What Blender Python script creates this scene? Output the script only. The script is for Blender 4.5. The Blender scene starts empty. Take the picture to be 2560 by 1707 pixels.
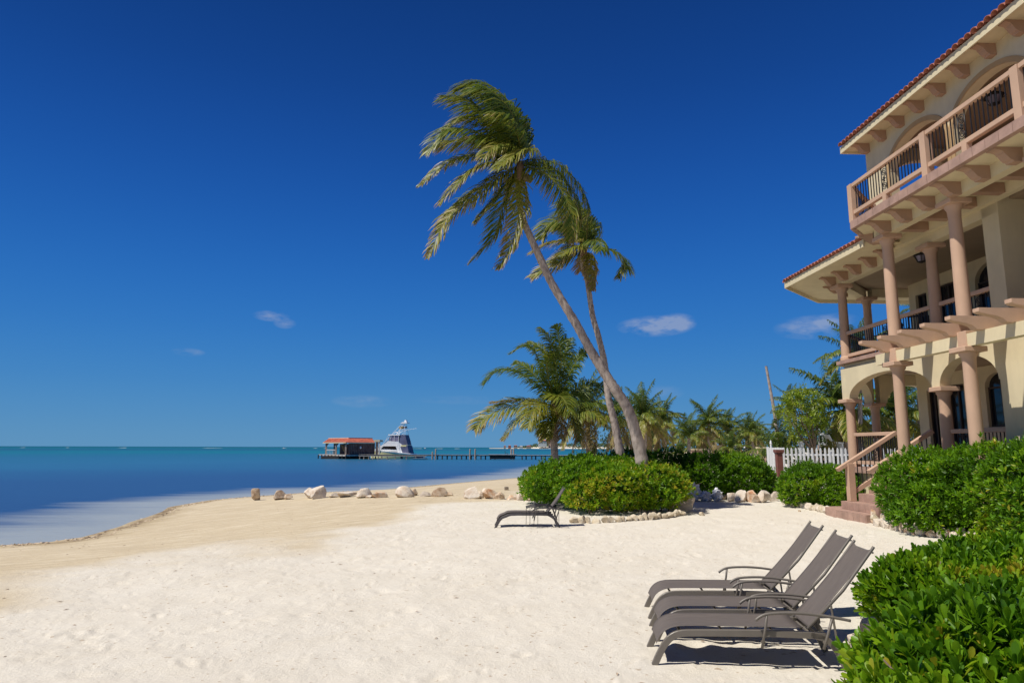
import bpy, bmesh, math, random
import numpy as np
from mathutils import Vector, Matrix
R = math.radians
rng = np.random.default_rng(7)
random.seed(7)
sc = bpy.context.scene
COL = sc.collection

# ------------------------------------------------------------------ camera, sky, sun
CH = 2.0
PITCH = math.atan(264.5 / 1707.0)
ROLL = R(0.15)
cam = bpy.data.cameras.new('camera')
cam.sensor_width = 36.0
cam.lens = 36.0 * 1707.0 / 2560.0
cam.clip_start = 0.05
cam.clip_end = 60000
camo = bpy.data.objects.new('camera', cam)
COL.objects.link(camo)
_F = Vector((0, math.cos(PITCH), math.sin(PITCH)))
_R0 = Vector((1, 0, 0)); _U0 = _R0.cross(_F)
_RT = _R0 * math.cos(ROLL) + _U0 * math.sin(ROLL)
_UP = _U0 * math.cos(ROLL) - _R0 * math.sin(ROLL)
mw = Matrix((( _RT.x, _UP.x, -_F.x, 0), (_RT.y, _UP.y, -_F.y, 0), (_RT.z, _UP.z, -_F.z, CH), (0, 0, 0, 1)))
camo.matrix_world = mw
sc.camera = camo
CAMP = Vector((0, 0, CH))

SUN_EL = 57.0
SUN_DIR = Vector((0.90, 0.43, 0)).normalized()      # the way the light travels on the ground
world = bpy.data.worlds.new('World'); sc.world = world; world.use_nodes = True
wn = world.node_tree.nodes; wl = world.node_tree.links
for n in list(wn): wn.remove(n)
wo = wn.new('ShaderNodeOutputWorld'); bg = wn.new('ShaderNodeBackground')
sky = wn.new('ShaderNodeTexSky'); sky.sky_type = 'NISHITA'; sky.sun_disc = False
sky.sun_elevation = R(SUN_EL)
sky.sun_rotation = math.atan2(-SUN_DIR.x, -SUN_DIR.y) % (2 * math.pi)
sky.air_density = 1.0; sky.dust_density = 0.1; sky.ozone_density = 4.0; sky.altitude = 0
hs = wn.new('ShaderNodeHueSaturation'); hs.inputs['Saturation'].default_value = 1.32; hs.inputs['Value'].default_value = 0.82
tint = wn.new('ShaderNodeMix'); tint.data_type = 'RGBA'; tint.blend_type = 'MULTIPLY'; tint.inputs[0].default_value = 1.0
tint.inputs[7].default_value = (0.80, 0.88, 1.0, 1)
wl.new(sky.outputs[0], hs.inputs['Color']); wl.new(hs.outputs[0], tint.inputs[6])
# a deep polarised tropical blue by height above the horizon, blended with the physical sky
tc0 = wn.new('ShaderNodeTexCoord'); sepz = wn.new('ShaderNodeSeparateXYZ'); wl.new(tc0.outputs['Generated'], sepz.inputs[0])
SKY = [(0.0, (.100, .290, .52)), (.04, (.078, .265, .535)), (.09, (.052, .232, .545)), (.16, (.030, .185, .54)), (.24, (.0185, .140, .49)), (.32, (.0125, .103, .42)), (.40, (.0090, .076, .345)), (.48, (.0068, .056, .27)), (.58, (.0050, .040, .20)), (.72, (.0042, .031, .155)), (1.0, (.004, .026, .13))]
sr = wn.new('ShaderNodeValToRGB'); sr.color_ramp.interpolation = 'B_SPLINE'
while len(sr.color_ramp.elements) < len(SKY): sr.color_ramp.elements.new(.5)
for i_, (p_, c_) in enumerate(SKY): sr.color_ramp.elements[i_].position = p_; sr.color_ramp.elements[i_].color = (*c_, 1)
wl.new(sepz.outputs[2], sr.inputs[0])
scl = wn.new('ShaderNodeVectorMath'); scl.operation = 'SCALE'; scl.inputs['Scale'].default_value = 1 / 0.085; wl.new(sr.outputs[0], scl.inputs[0])
blend = wn.new('ShaderNodeMix'); blend.data_type = 'RGBA'; blend.inputs[0].default_value = 0.94; wl.new(tint.outputs[2], blend.inputs[6]); wl.new(scl.outputs[0], blend.inputs[7])
# small fair-weather clouds low over the sea
tc = wn.new('ShaderNodeTexCoord')
def wmath(op, a, b=None, c=None):
    m = wn.new('ShaderNodeMath'); m.operation = op
    for i, v in enumerate((a, b, c)):
        if v is None: continue
        if isinstance(v, (int, float)): m.inputs[i].default_value = v
        else: wl.new(v, m.inputs[i])
    return m.outputs[0]
def ray(px, py):
    return (_F + _RT * ((px - 1280) / 1707.0) - _UP * ((py - 853.5) / 1707.0))
mp = wn.new('ShaderNodeMapping'); mp.inputs['Scale'].default_value = (26, 26, 75)
wl.new(tc.outputs['Generated'], mp.inputs[0])
nz = wn.new('ShaderNodeTexNoise'); nz.inputs['Scale'].default_value = 1.0; nz.inputs['Detail'].default_value = 5; nz.inputs['Roughness'].default_value = 0.6
wl.new(mp.outputs[0], nz.inputs['Vector'])
total = None
for (px, py, wa, ha, dens) in [(1640, 815, .058, .016, .85), (1690, 806, .03, .014, .7), (2030, 818, .05, .017, .55), (2085, 800, .03, .010, .35), (678, 790, .026, .008, .7), (712, 808, .016, .008, .45), (470, 880, .022, .006, .35), (905, 1003, .045, .010, .22), (1660, 980, .03, .012, .16), (1150, 1000, .07, .007, .12)]:
    d = ray(px, py).normalized()
    side = Vector((d.y, -d.x, 0)).normalized()
    def dot(v, k=1.0):
        n = wn.new('ShaderNodeVectorMath'); n.operation = 'DOT_PRODUCT'; n.inputs[1].default_value = tuple(v)
        wl.new(tc.outputs['Generated'], n.inputs[0]); return n.outputs['Value']
    sx = wmath('DIVIDE', dot(side), wa)
    sz = wmath('DIVIDE', wmath('SUBTRACT', dot((0, 0, 1)), d.z), ha)
    r2 = wmath('ADD', wmath('MULTIPLY', sx, sx), wmath('MULTIPLY', sz, sz))
    front = wmath('GREATER_THAN', dot(d), 0.2)
    m = wmath('MULTIPLY', wmath('MULTIPLY', wmath('MAXIMUM', wmath('SUBTRACT', 1.0, r2), 0.0), front), dens)
    total = m if total is None else wmath('ADD', total, m)
cl = wmath('MULTIPLY', total, wmath('MAXIMUM', wmath('MULTIPLY', wmath('SUBTRACT', nz.outputs['Fac'], 0.36), 4.2), 0.0))
cl = wmath('MINIMUM', wmath('MULTIPLY', cl, .7), 0.45)
cm = wn.new('ShaderNodeMix'); cm.data_type = 'RGBA'; wl.new(cl, cm.inputs[0]); wl.new(blend.outputs[2], cm.inputs[6]); cm.inputs[7].default_value = (5.2, 5.6, 6.6, 1)
wl.new(cm.outputs[2], bg.inputs['Color']); bg.inputs['Strength'].default_value = 0.085
wl.new(bg.outputs[0], wo.inputs[0])

sun = bpy.data.lights.new('sun', 'SUN'); sun.energy = 5.0; sun.angle = R(0.5); sun.color = (1.0, 0.95, 0.86)
suno = bpy.data.objects.new('sun', sun); COL.objects.link(suno)
ld = Vector((SUN_DIR.x * math.cos(R(SUN_EL)), SUN_DIR.y * math.cos(R(SUN_EL)), -math.sin(R(SUN_EL))))
suno.rotation_euler = ld.to_track_quat('-Z', 'Y').to_euler(); suno.location = (-20, -10, 40)
sc.view_settings.view_transform = 'Standard'; sc.view_settings.look = 'None'
sc.view_settings.exposure = 0.0; sc.view_settings.gamma = 1.0; sc.view_settings.use_curve_mapping = False
sc.cycles.max_bounces = 6; sc.cycles.transparent_max_bounces = 8

# ------------------------------------------------------------------ survey helpers: sight lines measured from the photograph -> places in the world
def atY(px, py, Y):
    d = ray(px, py); return CAMP + d * (Y / d.y)
def atz(px, py, z=0.2):
    d = ray(px, py); return CAMP + d * ((z - CH) / d.z)
BA = R(2.16)
BU = Vector((-math.sin(BA), math.cos(BA), 0)); BV = Vector((math.cos(BA), math.sin(BA), 0))
def onv(px, py, v):
    d = ray(px, py); P = CAMP + d * (v / d.dot(BV)); return P.dot(BU), P.z

# ------------------------------------------------------------------ materials
MATS = {}
def new_mat(name):
    m = bpy.data.materials.new(name); m.use_nodes = True
    nt = m.node_tree; b = nt.nodes['Principled BSDF']; return m, nt, b
def N(nt, t, **kw):
    n = nt.nodes.new(t)
    for k, v in kw.items(): n.inputs[k].default_value = v
    return n
def ramp(nt, stops):
    r = nt.nodes.new('ShaderNodeValToRGB'); e = r.color_ramp.elements
    while len(e) < len(stops): e.new(0.5)
    for i, (p, c) in enumerate(stops): e[i].position = p; e[i].color = (*c, 1)
    return r
def simple(name, col, rough=0.7, var=0.12, scale=6.0, bump=0.0, bscale=60.0, metal=0.0, spec=0.4, detail=4.0, dist=0.01, stain=0.0):
    m, nt, b = new_mat(name)
    t = N(nt, 'ShaderNodeTexCoord'); n = N(nt, 'ShaderNodeTexNoise', Scale=scale, Detail=detail, Roughness=0.6)
    nt.links.new(t.outputs['Object'], n.inputs['Vector'])
    lo = tuple(c * (1 - var) for c in col); hi = tuple(min(1, c * (1 + var)) for c in col)
    r = ramp(nt, [(0.3, lo), (0.7, hi)]); nt.links.new(n.outputs['Fac'], r.inputs[0]); nt.links.new(r.outputs[0], b.inputs['Base Color'])
    b.inputs['Roughness'].default_value = rough; b.inputs['Metallic'].default_value = metal; b.inputs['Specular IOR Level'].default_value = spec
    if bump:
        n2 = N(nt, 'ShaderNodeTexNoise', Scale=bscale, Detail=3.0); nt.links.new(t.outputs['Object'], n2.inputs['Vector'])
        bp = N(nt, 'ShaderNodeBump', Strength=bump, Distance=dist); nt.links.new(n2.outputs['Fac'], bp.inputs['Height']); nt.links.new(bp.outputs[0], b.inputs['Normal'])
    if stain:
        mp_ = N(nt, 'ShaderNodeMapping'); mp_.inputs['Scale'].default_value = (2.2, 2.2, .45); nt.links.new(t.outputs['Object'], mp_.inputs[0])
        n3 = N(nt, 'ShaderNodeTexNoise', Scale=1.3, Detail=8.0, Roughness=0.7); nt.links.new(mp_.outputs[0], n3.inputs['Vector'])
        r3 = ramp(nt, [(0.35, (1 - stain, 1 - stain * 1.05, 1 - stain * 1.1)), (0.62, (1, 1, 1))]); nt.links.new(n3.outputs['Fac'], r3.inputs[0])
        mm = nt.nodes.new('ShaderNodeMix'); mm.data_type = 'RGBA'; mm.blend_type = 'MULTIPLY'; mm.inputs[0].default_value = 1.0
        nt.links.new(r.outputs[0], mm.inputs[6]); nt.links.new(r3.outputs[0], mm.inputs[7]); nt.links.new(mm.outputs[2], b.inputs['Base Color'])
    MATS[name] = m; return m

simple('cream', (0.64, 0.55, 0.365), 0.85, 0.07, 1.2, 0.25, 90, stain=0.07)
simple('cream_trim', (0.66, 0.57, 0.375), 0.8, 0.05, 2.0, 0.15, 90, stain=0.07)
simple('band', (0.47, 0.31, 0.15), 0.85, 0.06, 1.5, 0.2, 90, stain=0.07)
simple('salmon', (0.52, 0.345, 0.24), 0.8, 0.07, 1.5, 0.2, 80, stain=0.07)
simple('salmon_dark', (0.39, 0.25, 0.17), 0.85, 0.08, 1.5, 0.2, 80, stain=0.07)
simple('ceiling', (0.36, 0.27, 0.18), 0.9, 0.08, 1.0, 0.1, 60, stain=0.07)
simple('paver', (0.36, 0.23, 0.18), 0.75, 0.22, 3.0, 0.4, 60)
simple('iron', (0.018, 0.017, 0.018), 0.45, 0.2, 8, 0, metal=0.0)
simple('dark_wood', (0.045, 0.03, 0.022), 0.6, 0.3, 6)
simple('red_door', (0.12, 0.035, 0.02), 0.5, 0.2, 6)
simple('terracotta', (0.34, 0.12, 0.075), 0.8, 0.35, 5.0, 0.4, 50)
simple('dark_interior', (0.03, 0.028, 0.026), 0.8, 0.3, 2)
simple('white_paint', (0.75, 0.77, 0.78), 0.5, 0.06, 2, 0.1, 40)
simple('white_gel', (0.86, 0.86, 0.86), 0.25, 0.04, 1)
simple('cream_gel', (0.72, 0.66, 0.34), 0.3, 0.05, 1)
simple('boat_glass', (0.02, 0.014, 0.012), 0.15, 0.2, 2)
simple('clear_curtain', (0.22, 0.20, 0.28), 0.2, 0.3, 3)
simple('mesh_canvas', (0.10, 0.11, 0.19), 0.7, 0.3, 0.8)
simple('tan_canvas', (0.50, 0.36, 0.15), 0.7, 0.1, 3)
simple('plank', (0.42, 0.40, 0.37), 0.85, 0.25, 1.5, 0.3, 20)
simple('wet_pile', (0.06, 0.045, 0.035), 0.7, 0.4, 3)
simple('pile', (0.42, 0.30, 0.22), 0.8, 0.3, 3)
simple('red_roof', (0.46, 0.12, 0.07), 0.75, 0.25, 1.5)
simple('ridge', (0.62, 0.46, 0.36), 0.75, 0.1, 1.5)
simple('porch_dark', (0.17, 0.135, 0.12), 0.8, 0.5, 1.2)
simple('dark_red_wood', (0.17, 0.06, 0.045), 0.6, 0.2, 4, 0.2, 40)
simple('pink_wall', (0.48, 0.33, 0.25), 0.85, 0.12, 2, 0.2, 40)
simple('pink_roof', (0.46, 0.17, 0.13), 0.8, 0.2, 0.05)
simple('far_white', (0.62, 0.58, 0.54), 0.8, 0.1, 0.1)
simple('bag', (0.62, 0.63, 0.66), 0.65, 0.25, 6, 0.5, 14, dist=0.03)
simple('block_grey', (0.20, 0.17, 0.17), 0.85, 0.25, 5, 0.4, 40)
simple('concrete', (0.28, 0.23, 0.18), 0.9, 0.3, 20, 0.4, 60)
simple('branch', (0.16, 0.12, 0.09), 0.85, 0.3, 12, 0.4, 60)
simple('frame_metal', (0.155, 0.135, 0.112), 0.42, 0.08, 8, 0, spec=0.5)
simple('dark_metal', (0.07, 0.062, 0.065), 0.45, 0.15, 8, 0, spec=0.5)
simple('coconut', (0.12, 0.10, 0.04), 0.6, 0.3, 8)
simple('coir', (0.20, 0.13, 0.08), 0.95, 0.4, 20, 0.6, 50)
simple('surf', (0.75, 0.8, 0.8), 0.8, 0.1, 0.1)
simple('flower', (0.35, 0.08, 0.07), 0.7, 0.3, 2)

def glass_mat():
    m, nt, b = new_mat('window_glass')
    b.inputs['Base Color'].default_value = (0.006, 0.010, 0.020, 1); b.inputs['Roughness'].default_value = 0.06; b.inputs['Specular IOR Level'].default_value = 0.6
    MATS['window_glass'] = m
glass_mat()

def rock_mat(name, cols, scale=2.2):
    m, nt, b = new_mat(name); t = N(nt, 'ShaderNodeTexCoord')
    n = N(nt, 'ShaderNodeTexNoise', Scale=scale, Detail=7.0, Roughness=0.62); nt.links.new(t.outputs['Object'], n.inputs['Vector'])
    r = ramp(nt, [(0.30, cols[0]), (0.45, cols[1]), (0.58, cols[2]), (0.72, cols[3])]); nt.links.new(n.outputs['Fac'], r.inputs[0]); nt.links.new(r.outputs[0], b.inputs['Base Color'])
    b.inputs['Roughness'].default_value = 0.9; b.inputs['Specular IOR Level'].default_value = 0.25
    n2 = N(nt, 'ShaderNodeTexNoise', Scale=9.0, Detail=8.0, Roughness=0.7); nt.links.new(t.outputs['Object'], n2.inputs['Vector'])
    bp = N(nt, 'ShaderNodeBump', Strength=0.8, Distance=0.04); nt.links.new(n2.outputs['Fac'], bp.inputs['Height']); nt.links.new(bp.outputs[0], b.inputs['Normal'])
    MATS[name] = m
rock_mat('rock', [(0.46, 0.30, 0.20), (0.62, 0.53, 0.43), (0.70, 0.63, 0.54), (0.64, 0.58, 0.50)])
rock_mat('rock_orange', [(0.40, 0.16, 0.07), (0.60, 0.42, 0.28), (0.70, 0.61, 0.51), (0.68, 0.61, 0.52)], 3.4)
rock_mat('rock_brown', [(0.28, 0.17, 0.10), (0.50, 0.38, 0.27), (0.60, 0.50, 0.38), (0.66, 0.58, 0.47)], 3.4)
rock_mat('edge_stone', [(0.42, 0.33, 0.20), (0.55, 0.46, 0.33), (0.60, 0.53, 0.42), (0.58, 0.52, 0.43)], 5.0)
rock_mat('rock_grey', [(0.30, 0.24, 0.19), (0.46, 0.39, 0.32), (0.56, 0.49, 0.41), (0.56, 0.50, 0.43)])

def leaf_mat(name, stops, attr=True, rough=0.35, trans=0.3, spec=0.5):
    m, nt, b = new_mat(name)
    if attr:
        a = nt.nodes.new('ShaderNodeAttribute'); a.attribute_name = 'tint'; src = a.outputs['Fac']
    else:
        a = nt.nodes.new('ShaderNodeObjectInfo'); src = a.outputs['Random']
    r = ramp(nt, stops); nt.links.new(src, r.inputs[0])
    nt.links.new(r.outputs[0], b.inputs['Base Color'])
    b.inputs['Roughness'].default_value = rough; b.inputs['Specular IOR Level'].default_value = spec
    tr = nt.nodes.new('ShaderNodeBsdfTranslucent'); nt.links.new(r.outputs[0], tr.inputs['Color'])
    mx = nt.nodes.new('ShaderNodeMixShader'); mx.inputs[0].default_value = trans
    out = nt.nodes['Material Output']; nt.links.new(b.outputs[0], mx.inputs[1]); nt.links.new(tr.outputs[0], mx.inputs[2]); nt.links.new(mx.outputs[0], out.inputs[0])
    MATS[name] = m
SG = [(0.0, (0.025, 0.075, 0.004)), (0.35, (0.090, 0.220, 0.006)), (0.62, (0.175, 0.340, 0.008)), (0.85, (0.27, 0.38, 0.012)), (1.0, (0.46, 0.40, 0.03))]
leaf_mat('leaf', SG, rough=.42, spec=.35, trans=.4); leaf_mat('leaf_single', [(0, (0.055, 0.150, 0.005)), (0.5, (0.095, 0.225, 0.007)), (0.8, (0.16, 0.31, 0.010)), (0.93, (0.25, 0.34, 0.012)), (1, (0.42, 0.34, 0.03))], attr=False, rough=.42, spec=.35, trans=.4)
leaf_mat('frond', [(0.0, (0.045, 0.095, 0.015)), (0.35, (0.115, 0.175, 0.018)), (0.6, (0.27, 0.27, 0.025)), (0.8, (0.36, 0.27, 0.10)), (1.0, (0.29, 0.20, 0.14))], rough=0.45, trans=0.38, spec=0.45)
leaf_mat('tree_leaf', [(0, (0.09, 0.16, 0.012)), (0.5, (0.22, 0.32, 0.014)), (1, (0.36, 0.40, 0.02))], rough=0.4, trans=0.4)
leaf_mat('shrub_leaf', [(0, (0.03, 0.06, 0.010)), (0.6, (0.08, 0.13, 0.015)), (1, (0.20, 0.19, 0.03))], rough=0.6, trans=0.25)

def trunk_mat():
    m, nt, b = new_mat('palm_bark'); t = N(nt, 'ShaderNodeTexCoord')
    a = nt.nodes.new('ShaderNodeAttribute'); a.attribute_name = 'tint'
    mapn = N(nt, 'ShaderNodeMapping'); mapn.inputs['Scale'].default_value = (3, 3, 1); nt.links.new(t.outputs['Object'], mapn.inputs[0])
    n = N(nt, 'ShaderNodeTexNoise', Scale=5.0, Detail=6.0, Roughness=0.65); nt.links.new(mapn.outputs[0], n.inputs['Vector'])
    w = nt.nodes.new('ShaderNodeMath'); w.operation = 'MULTIPLY_ADD'; nt.links.new(a.outputs['Fac'], w.inputs[0]); w.inputs[1].default_value = 0.35; nt.links.new(n.outputs['Fac'], w.inputs[2])
    r = ramp(nt, [(0.30, (0.13, 0.10, 0.085)), (0.52, (0.27, 0.22, 0.19)), (0.80, (0.44, 0.37, 0.32))]); nt.links.new(w.outputs[0], r.inputs[0]); nt.links.new(r.outputs[0], b.inputs['Base Color'])
    b.inputs['Roughness'].default_value = 0.9; b.inputs['Specular IOR Level'].default_value = 0.2
    bp = N(nt, 'ShaderNodeBump', Strength=0.5, Distance=0.02); nt.links.new(n.outputs['Fac'], bp.inputs['Height']); nt.links.new(bp.outputs[0], b.inputs['Normal'])
    MATS['palm_bark'] = m
trunk_mat()

def sling_mat():
    m, nt, b = new_mat('sling'); t = N(nt, 'ShaderNodeTexCoord')
    mapn = N(nt, 'ShaderNodeMapping'); mapn.inputs['Scale'].default_value = (6, 220, 6); nt.links.new(t.outputs['Object'], mapn.inputs[0])
    n = N(nt, 'ShaderNodeTexNoise', Scale=1.0, Detail=3.0, Roughness=0.7); nt.links.new(mapn.outputs[0], n.inputs['Vector'])
    r = ramp(nt, [(0.3, (0.092, 0.076, 0.066)), (0.7, (0.160, 0.135, 0.118))]); nt.links.new(n.outputs['Fac'], r.inputs[0]); nt.links.new(r.outputs[0], b.inputs['Base Color'])
    b.inputs['Roughness'].default_value = 0.75; b.inputs['Specular IOR Level'].default_value = 0.3
    MATS['sling'] = m
sling_mat()

def sand_mat():
    m, nt, b = new_mat('sand'); t = N(nt, 'ShaderNodeTexCoord')
    a = nt.nodes.new('ShaderNodeAttribute'); a.attribute_name = 'wet'
    g = nt.nodes.new('ShaderNodeAttribute'); g.attribute_name = 'weed'
    n = N(nt, 'ShaderNodeTexNoise', Scale=0.9, Detail=8.0, Roughness=0.65); nt.links.new(t.outputs['Object'], n.inputs['Vector'])
    dry = ramp(nt, [(0.3, (0.645, 0.59, 0.495)), (0.7, (0.69, 0.64, 0.55))]); nt.links.new(n.outputs['Fac'], dry.inputs[0])
    mp1 = N(nt, 'ShaderNodeMapping'); mp1.inputs['Rotation'].default_value = (0, 0, R(-38)); nt.links.new(t.outputs['Object'], mp1.inputs[0]); mp2 = N(nt, 'ShaderNodeMapping'); mp2.inputs['Scale'].default_value = (0.6, 2.6, 1); nt.links.new(mp1.outputs[0], mp2.inputs[0])
    ns = N(nt, 'ShaderNodeTexNoise', Scale=1.6, Detail=7.0, Roughness=0.7); nt.links.new(mp2.outputs[0], ns.inputs['Vector'])
    wet = ramp(nt, [(0.30, (0.44, 0.35, 0.225)), (0.50, (0.55, 0.455, 0.31)), (0.70, (0.67, 0.585, 0.44))]); nt.links.new(ns.outputs['Fac'], wet.inputs[0])
    wm = nt.nodes.new('ShaderNodeMath'); wm.operation = 'MULTIPLY_ADD'; nt.links.new(ns.outputs['Fac'], wm.inputs[0]); wm.inputs[1].default_value = 0.9
    wa = nt.nodes.new('ShaderNodeMath'); wa.operation = 'ADD'; nt.links.new(a.outputs['Fac'], wa.inputs[0]); wa.inputs[1].default_value = -0.45; nt.links.new(wa.outputs[0], wm.inputs[2]); wm.use_clamp = True
    mx = nt.nodes.new('ShaderNodeMix'); mx.data_type = 'RGBA'; nt.links.new(wm.outputs[0], mx.inputs[0]); nt.links.new(dry.outputs[0], mx.inputs[6]); nt.links.new(wet.outputs[0], mx.inputs[7])
    # specks of weed and coral grit
    v = N(nt, 'ShaderNodeTexNoise', Scale=14.0, Detail=2.0, Roughness=0.5); nt.links.new(t.outputs['Object'], v.inputs['Vector'])
    sp = ramp(nt, [(0.0, (0, 0, 0)), (0.67, (0, 0, 0)), (0.73, (0.7, 0.7, 0.7))]); nt.links.new(v.outputs['Fac'], sp.inputs[0])
    mx2 = nt.nodes.new('ShaderNodeMix'); mx2.data_type = 'RGBA'; nt.links.new(sp.outputs[0], mx2.inputs[0]); nt.links.new(mx.outputs[2], mx2.inputs[6]); mx2.inputs[7].default_value = (0.36, 0.25, 0.15, 1)
    wd = N(nt, 'ShaderNodeTexNoise', Scale=2.5, Detail=6.0, Roughness=0.8); nt.links.new(t.outputs['Object'], wd.inputs['Vector'])
    wr = ramp(nt, [(0.42, (0, 0, 0)), (0.58, (1, 1, 1))]); nt.links.new(wd.outputs['Fac'], wr.inputs[0])
    wmul = nt.nodes.new('ShaderNodeMath'); wmul.operation = 'MULTIPLY'; nt.links.new(wr.outputs[0], wmul.inputs[0]); nt.links.new(g.outputs['Fac'], wmul.inputs[1])
    mx3 = nt.nodes.new('ShaderNodeMix'); mx3.data_type = 'RGBA'; nt.links.new(wmul.outputs[0], mx3.inputs[0]); nt.links.new(mx2.outputs[2], mx3.inputs[6]); mx3.inputs[7].default_value = (0.15, 0.09, 0.05, 1)
    dp = nt.nodes.new('ShaderNodeAttribute'); dp.attribute_name = 'damp'
    mx4 = nt.nodes.new('ShaderNodeMix'); mx4.data_type = 'RGBA'; mx4.blend_type = 'MULTIPLY'; nt.links.new(dp.outputs['Fac'], mx4.inputs[0]); nt.links.new(mx3.outputs[2], mx4.inputs[6]); mx4.inputs[7].default_value = (.80, .77, .71, 1)
    nt.links.new(mx4.outputs[2], b.inputs['Base Color'])
    b.inputs['Roughness'].default_value = 0.95; b.inputs['Specular IOR Level'].default_value = 0.15
    nb = N(nt, 'ShaderNodeTexNoise', Scale=7.0, Detail=9.0, Roughness=0.72); nt.links.new(t.outputs['Object'], nb.inputs['Vector'])
    bp = N(nt, 'ShaderNodeBump', Strength=0.7, Distance=0.035); nt.links.new(nb.outputs['Fac'], bp.inputs['Height'])
    nc = N(nt, 'ShaderNodeTexNoise', Scale=38.0, Detail=4.0, Roughness=0.7); nt.links.new(t.outputs['Object'], nc.inputs['Vector'])
    bp2 = N(nt, 'ShaderNodeBump', Strength=0.6, Distance=0.008); nt.links.new(nc.outputs['Fac'], bp2.inputs['Height']); nt.links.new(bp.outputs[0], bp2.inputs['Normal']); nt.links.new(bp2.outputs[0], b.inputs['Normal'])
    MATS['sand'] = m
sand_mat()

def water_mat():
    m, nt, b = new_mat('sea'); L = nt.links
    t = N(nt, 'ShaderNodeTexCoord')
    off = nt.nodes.new('ShaderNodeAttribute'); off.attribute_name = 'offshore'
    lg = nt.nodes.new('ShaderNodeAttribute'); lg.attribute_name = 'dist'       # log10 of the distance out to sea
    mpn = N(nt, 'ShaderNodeMapping'); mpn.inputs['Scale'].default_value = (0.012, 0.05, 1); L.new(t.outputs['Object'], mpn.inputs[0])
    n1 = N(nt, 'ShaderNodeTexNoise', Scale=1.0, Detail=5.0, Roughness=0.6); L.new(mpn.outputs[0], n1.inputs['Vector'])
    ad = nt.nodes.new('ShaderNodeMath'); ad.operation = 'MULTIPLY_ADD'; L.new(n1.outputs['Fac'], ad.inputs[0]); ad.inputs[1].default_value = 0.16; L.new(lg.outputs['Fac'], ad.inputs[2])
    # dist attribute already scaled: 0 = 20 m, 1 = 4 km
    far = ramp(nt, [(0.08, (0.022, 0.062, 0.175)), (0.26, (0.024, 0.074, 0.190)), (0.38, (0.026, 0.125, 0.235)), (0.50, (0.018, 0.120, 0.200)), (0.58, (0.006, 0.145, 0.175)), (0.68, (0.012, 0.085, 0.140)), (0.80, (0.003, 0.120, 0.120)), (0.97, (0.004, 0.070, 0.080))])
    L.new(ad.outputs[0], far.inputs[0])
    mp3 = N(nt, 'ShaderNodeMapping'); mp3.inputs['Scale'].default_value = (0.10, 0.42, 1); mp3.inputs['Rotation'].default_value = (0, 0, R(8)); L.new(t.outputs['Object'], mp3.inputs[0])
    n2 = N(nt, 'ShaderNodeTexNoise', Scale=1.0, Detail=5.0, Roughness=0.6); L.new(mp3.outputs[0], n2.inputs['Vector'])
    o2 = nt.nodes.new('ShaderNodeMath'); o2.operation = 'MULTIPLY_ADD'; L.new(n2.outputs['Fac'], o2.inputs[0]); o2.inputs[1].default_value = 0.75; L.new(off.outputs['Fac'], o2.inputs[2])
    sh = ramp(nt, [(0.44, (1, 1, 1)), (0.62, (0.72, 0.72, 0.72)), (0.86, (0.0, 0.0, 0.0))]); L.new(o2.outputs[0], sh.inputs[0])
    mx = nt.nodes.new('ShaderNodeMix'); mx.data_type = 'RGBA'; L.new(sh.outputs[0], mx.inputs[0]); L.new(far.outputs[0], mx.inputs[6]); mx.inputs[7].default_value = (0.31, 0.34, 0.35, 1)
    L.new(mx.outputs[2], b.inputs['Base Color'])
    b.inputs['Roughness'].default_value = 0.30; b.inputs['Specular IOR Level'].default_value = 0.13; b.inputs['IOR'].default_value = 1.33
    mpb = N(nt, 'ShaderNodeMapping'); mpb.inputs['Scale'].default_value = (0.8, 2.6, 1); L.new(t.outputs['Object'], mpb.inputs[0])
    nb = N(nt, 'ShaderNodeTexNoise', Scale=1.4, Detail=5.0, Roughness=0.6); L.new(mpb.outputs[0], nb.inputs['Vector'])
    bp = N(nt, 'ShaderNodeBump', Strength=0.35, Distance=0.12); L.new(nb.outputs['Fac'], bp.inputs['Height']); L.new(bp.outputs[0], b.inputs['Normal'])
    MATS['sea'] = m
water_mat()

# ------------------------------------------------------------------ object helpers
def tag(o, label=None, cat=None, group=None, kind=None):
    if label: o['label'] = label
    if cat: o['category'] = cat
    if group: o['group'] = group
    if kind: o['kind'] = kind
    return o
def thing(name, label, cat, loc=(0, 0, 0), rotz=0.0, group=None, kind=None):
    o = bpy.data.objects.new(name, None); COL.objects.link(o); o.location = loc; o.rotation_euler = (0, 0, rotz); o.empty_display_size = 0.2
    return tag(o, label, cat, group, kind)
def link(name, me, parent=None):
    o = bpy.data.objects.new(name, me); COL.objects.link(o)
    if parent is not None: o.parent = parent
    return o
def copy_tree(o, parent=None):
    c = o.copy(); COL.objects.link(c); c.parent = parent
    for ch in list(o.children): copy_tree(ch, c)
    return c

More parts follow.
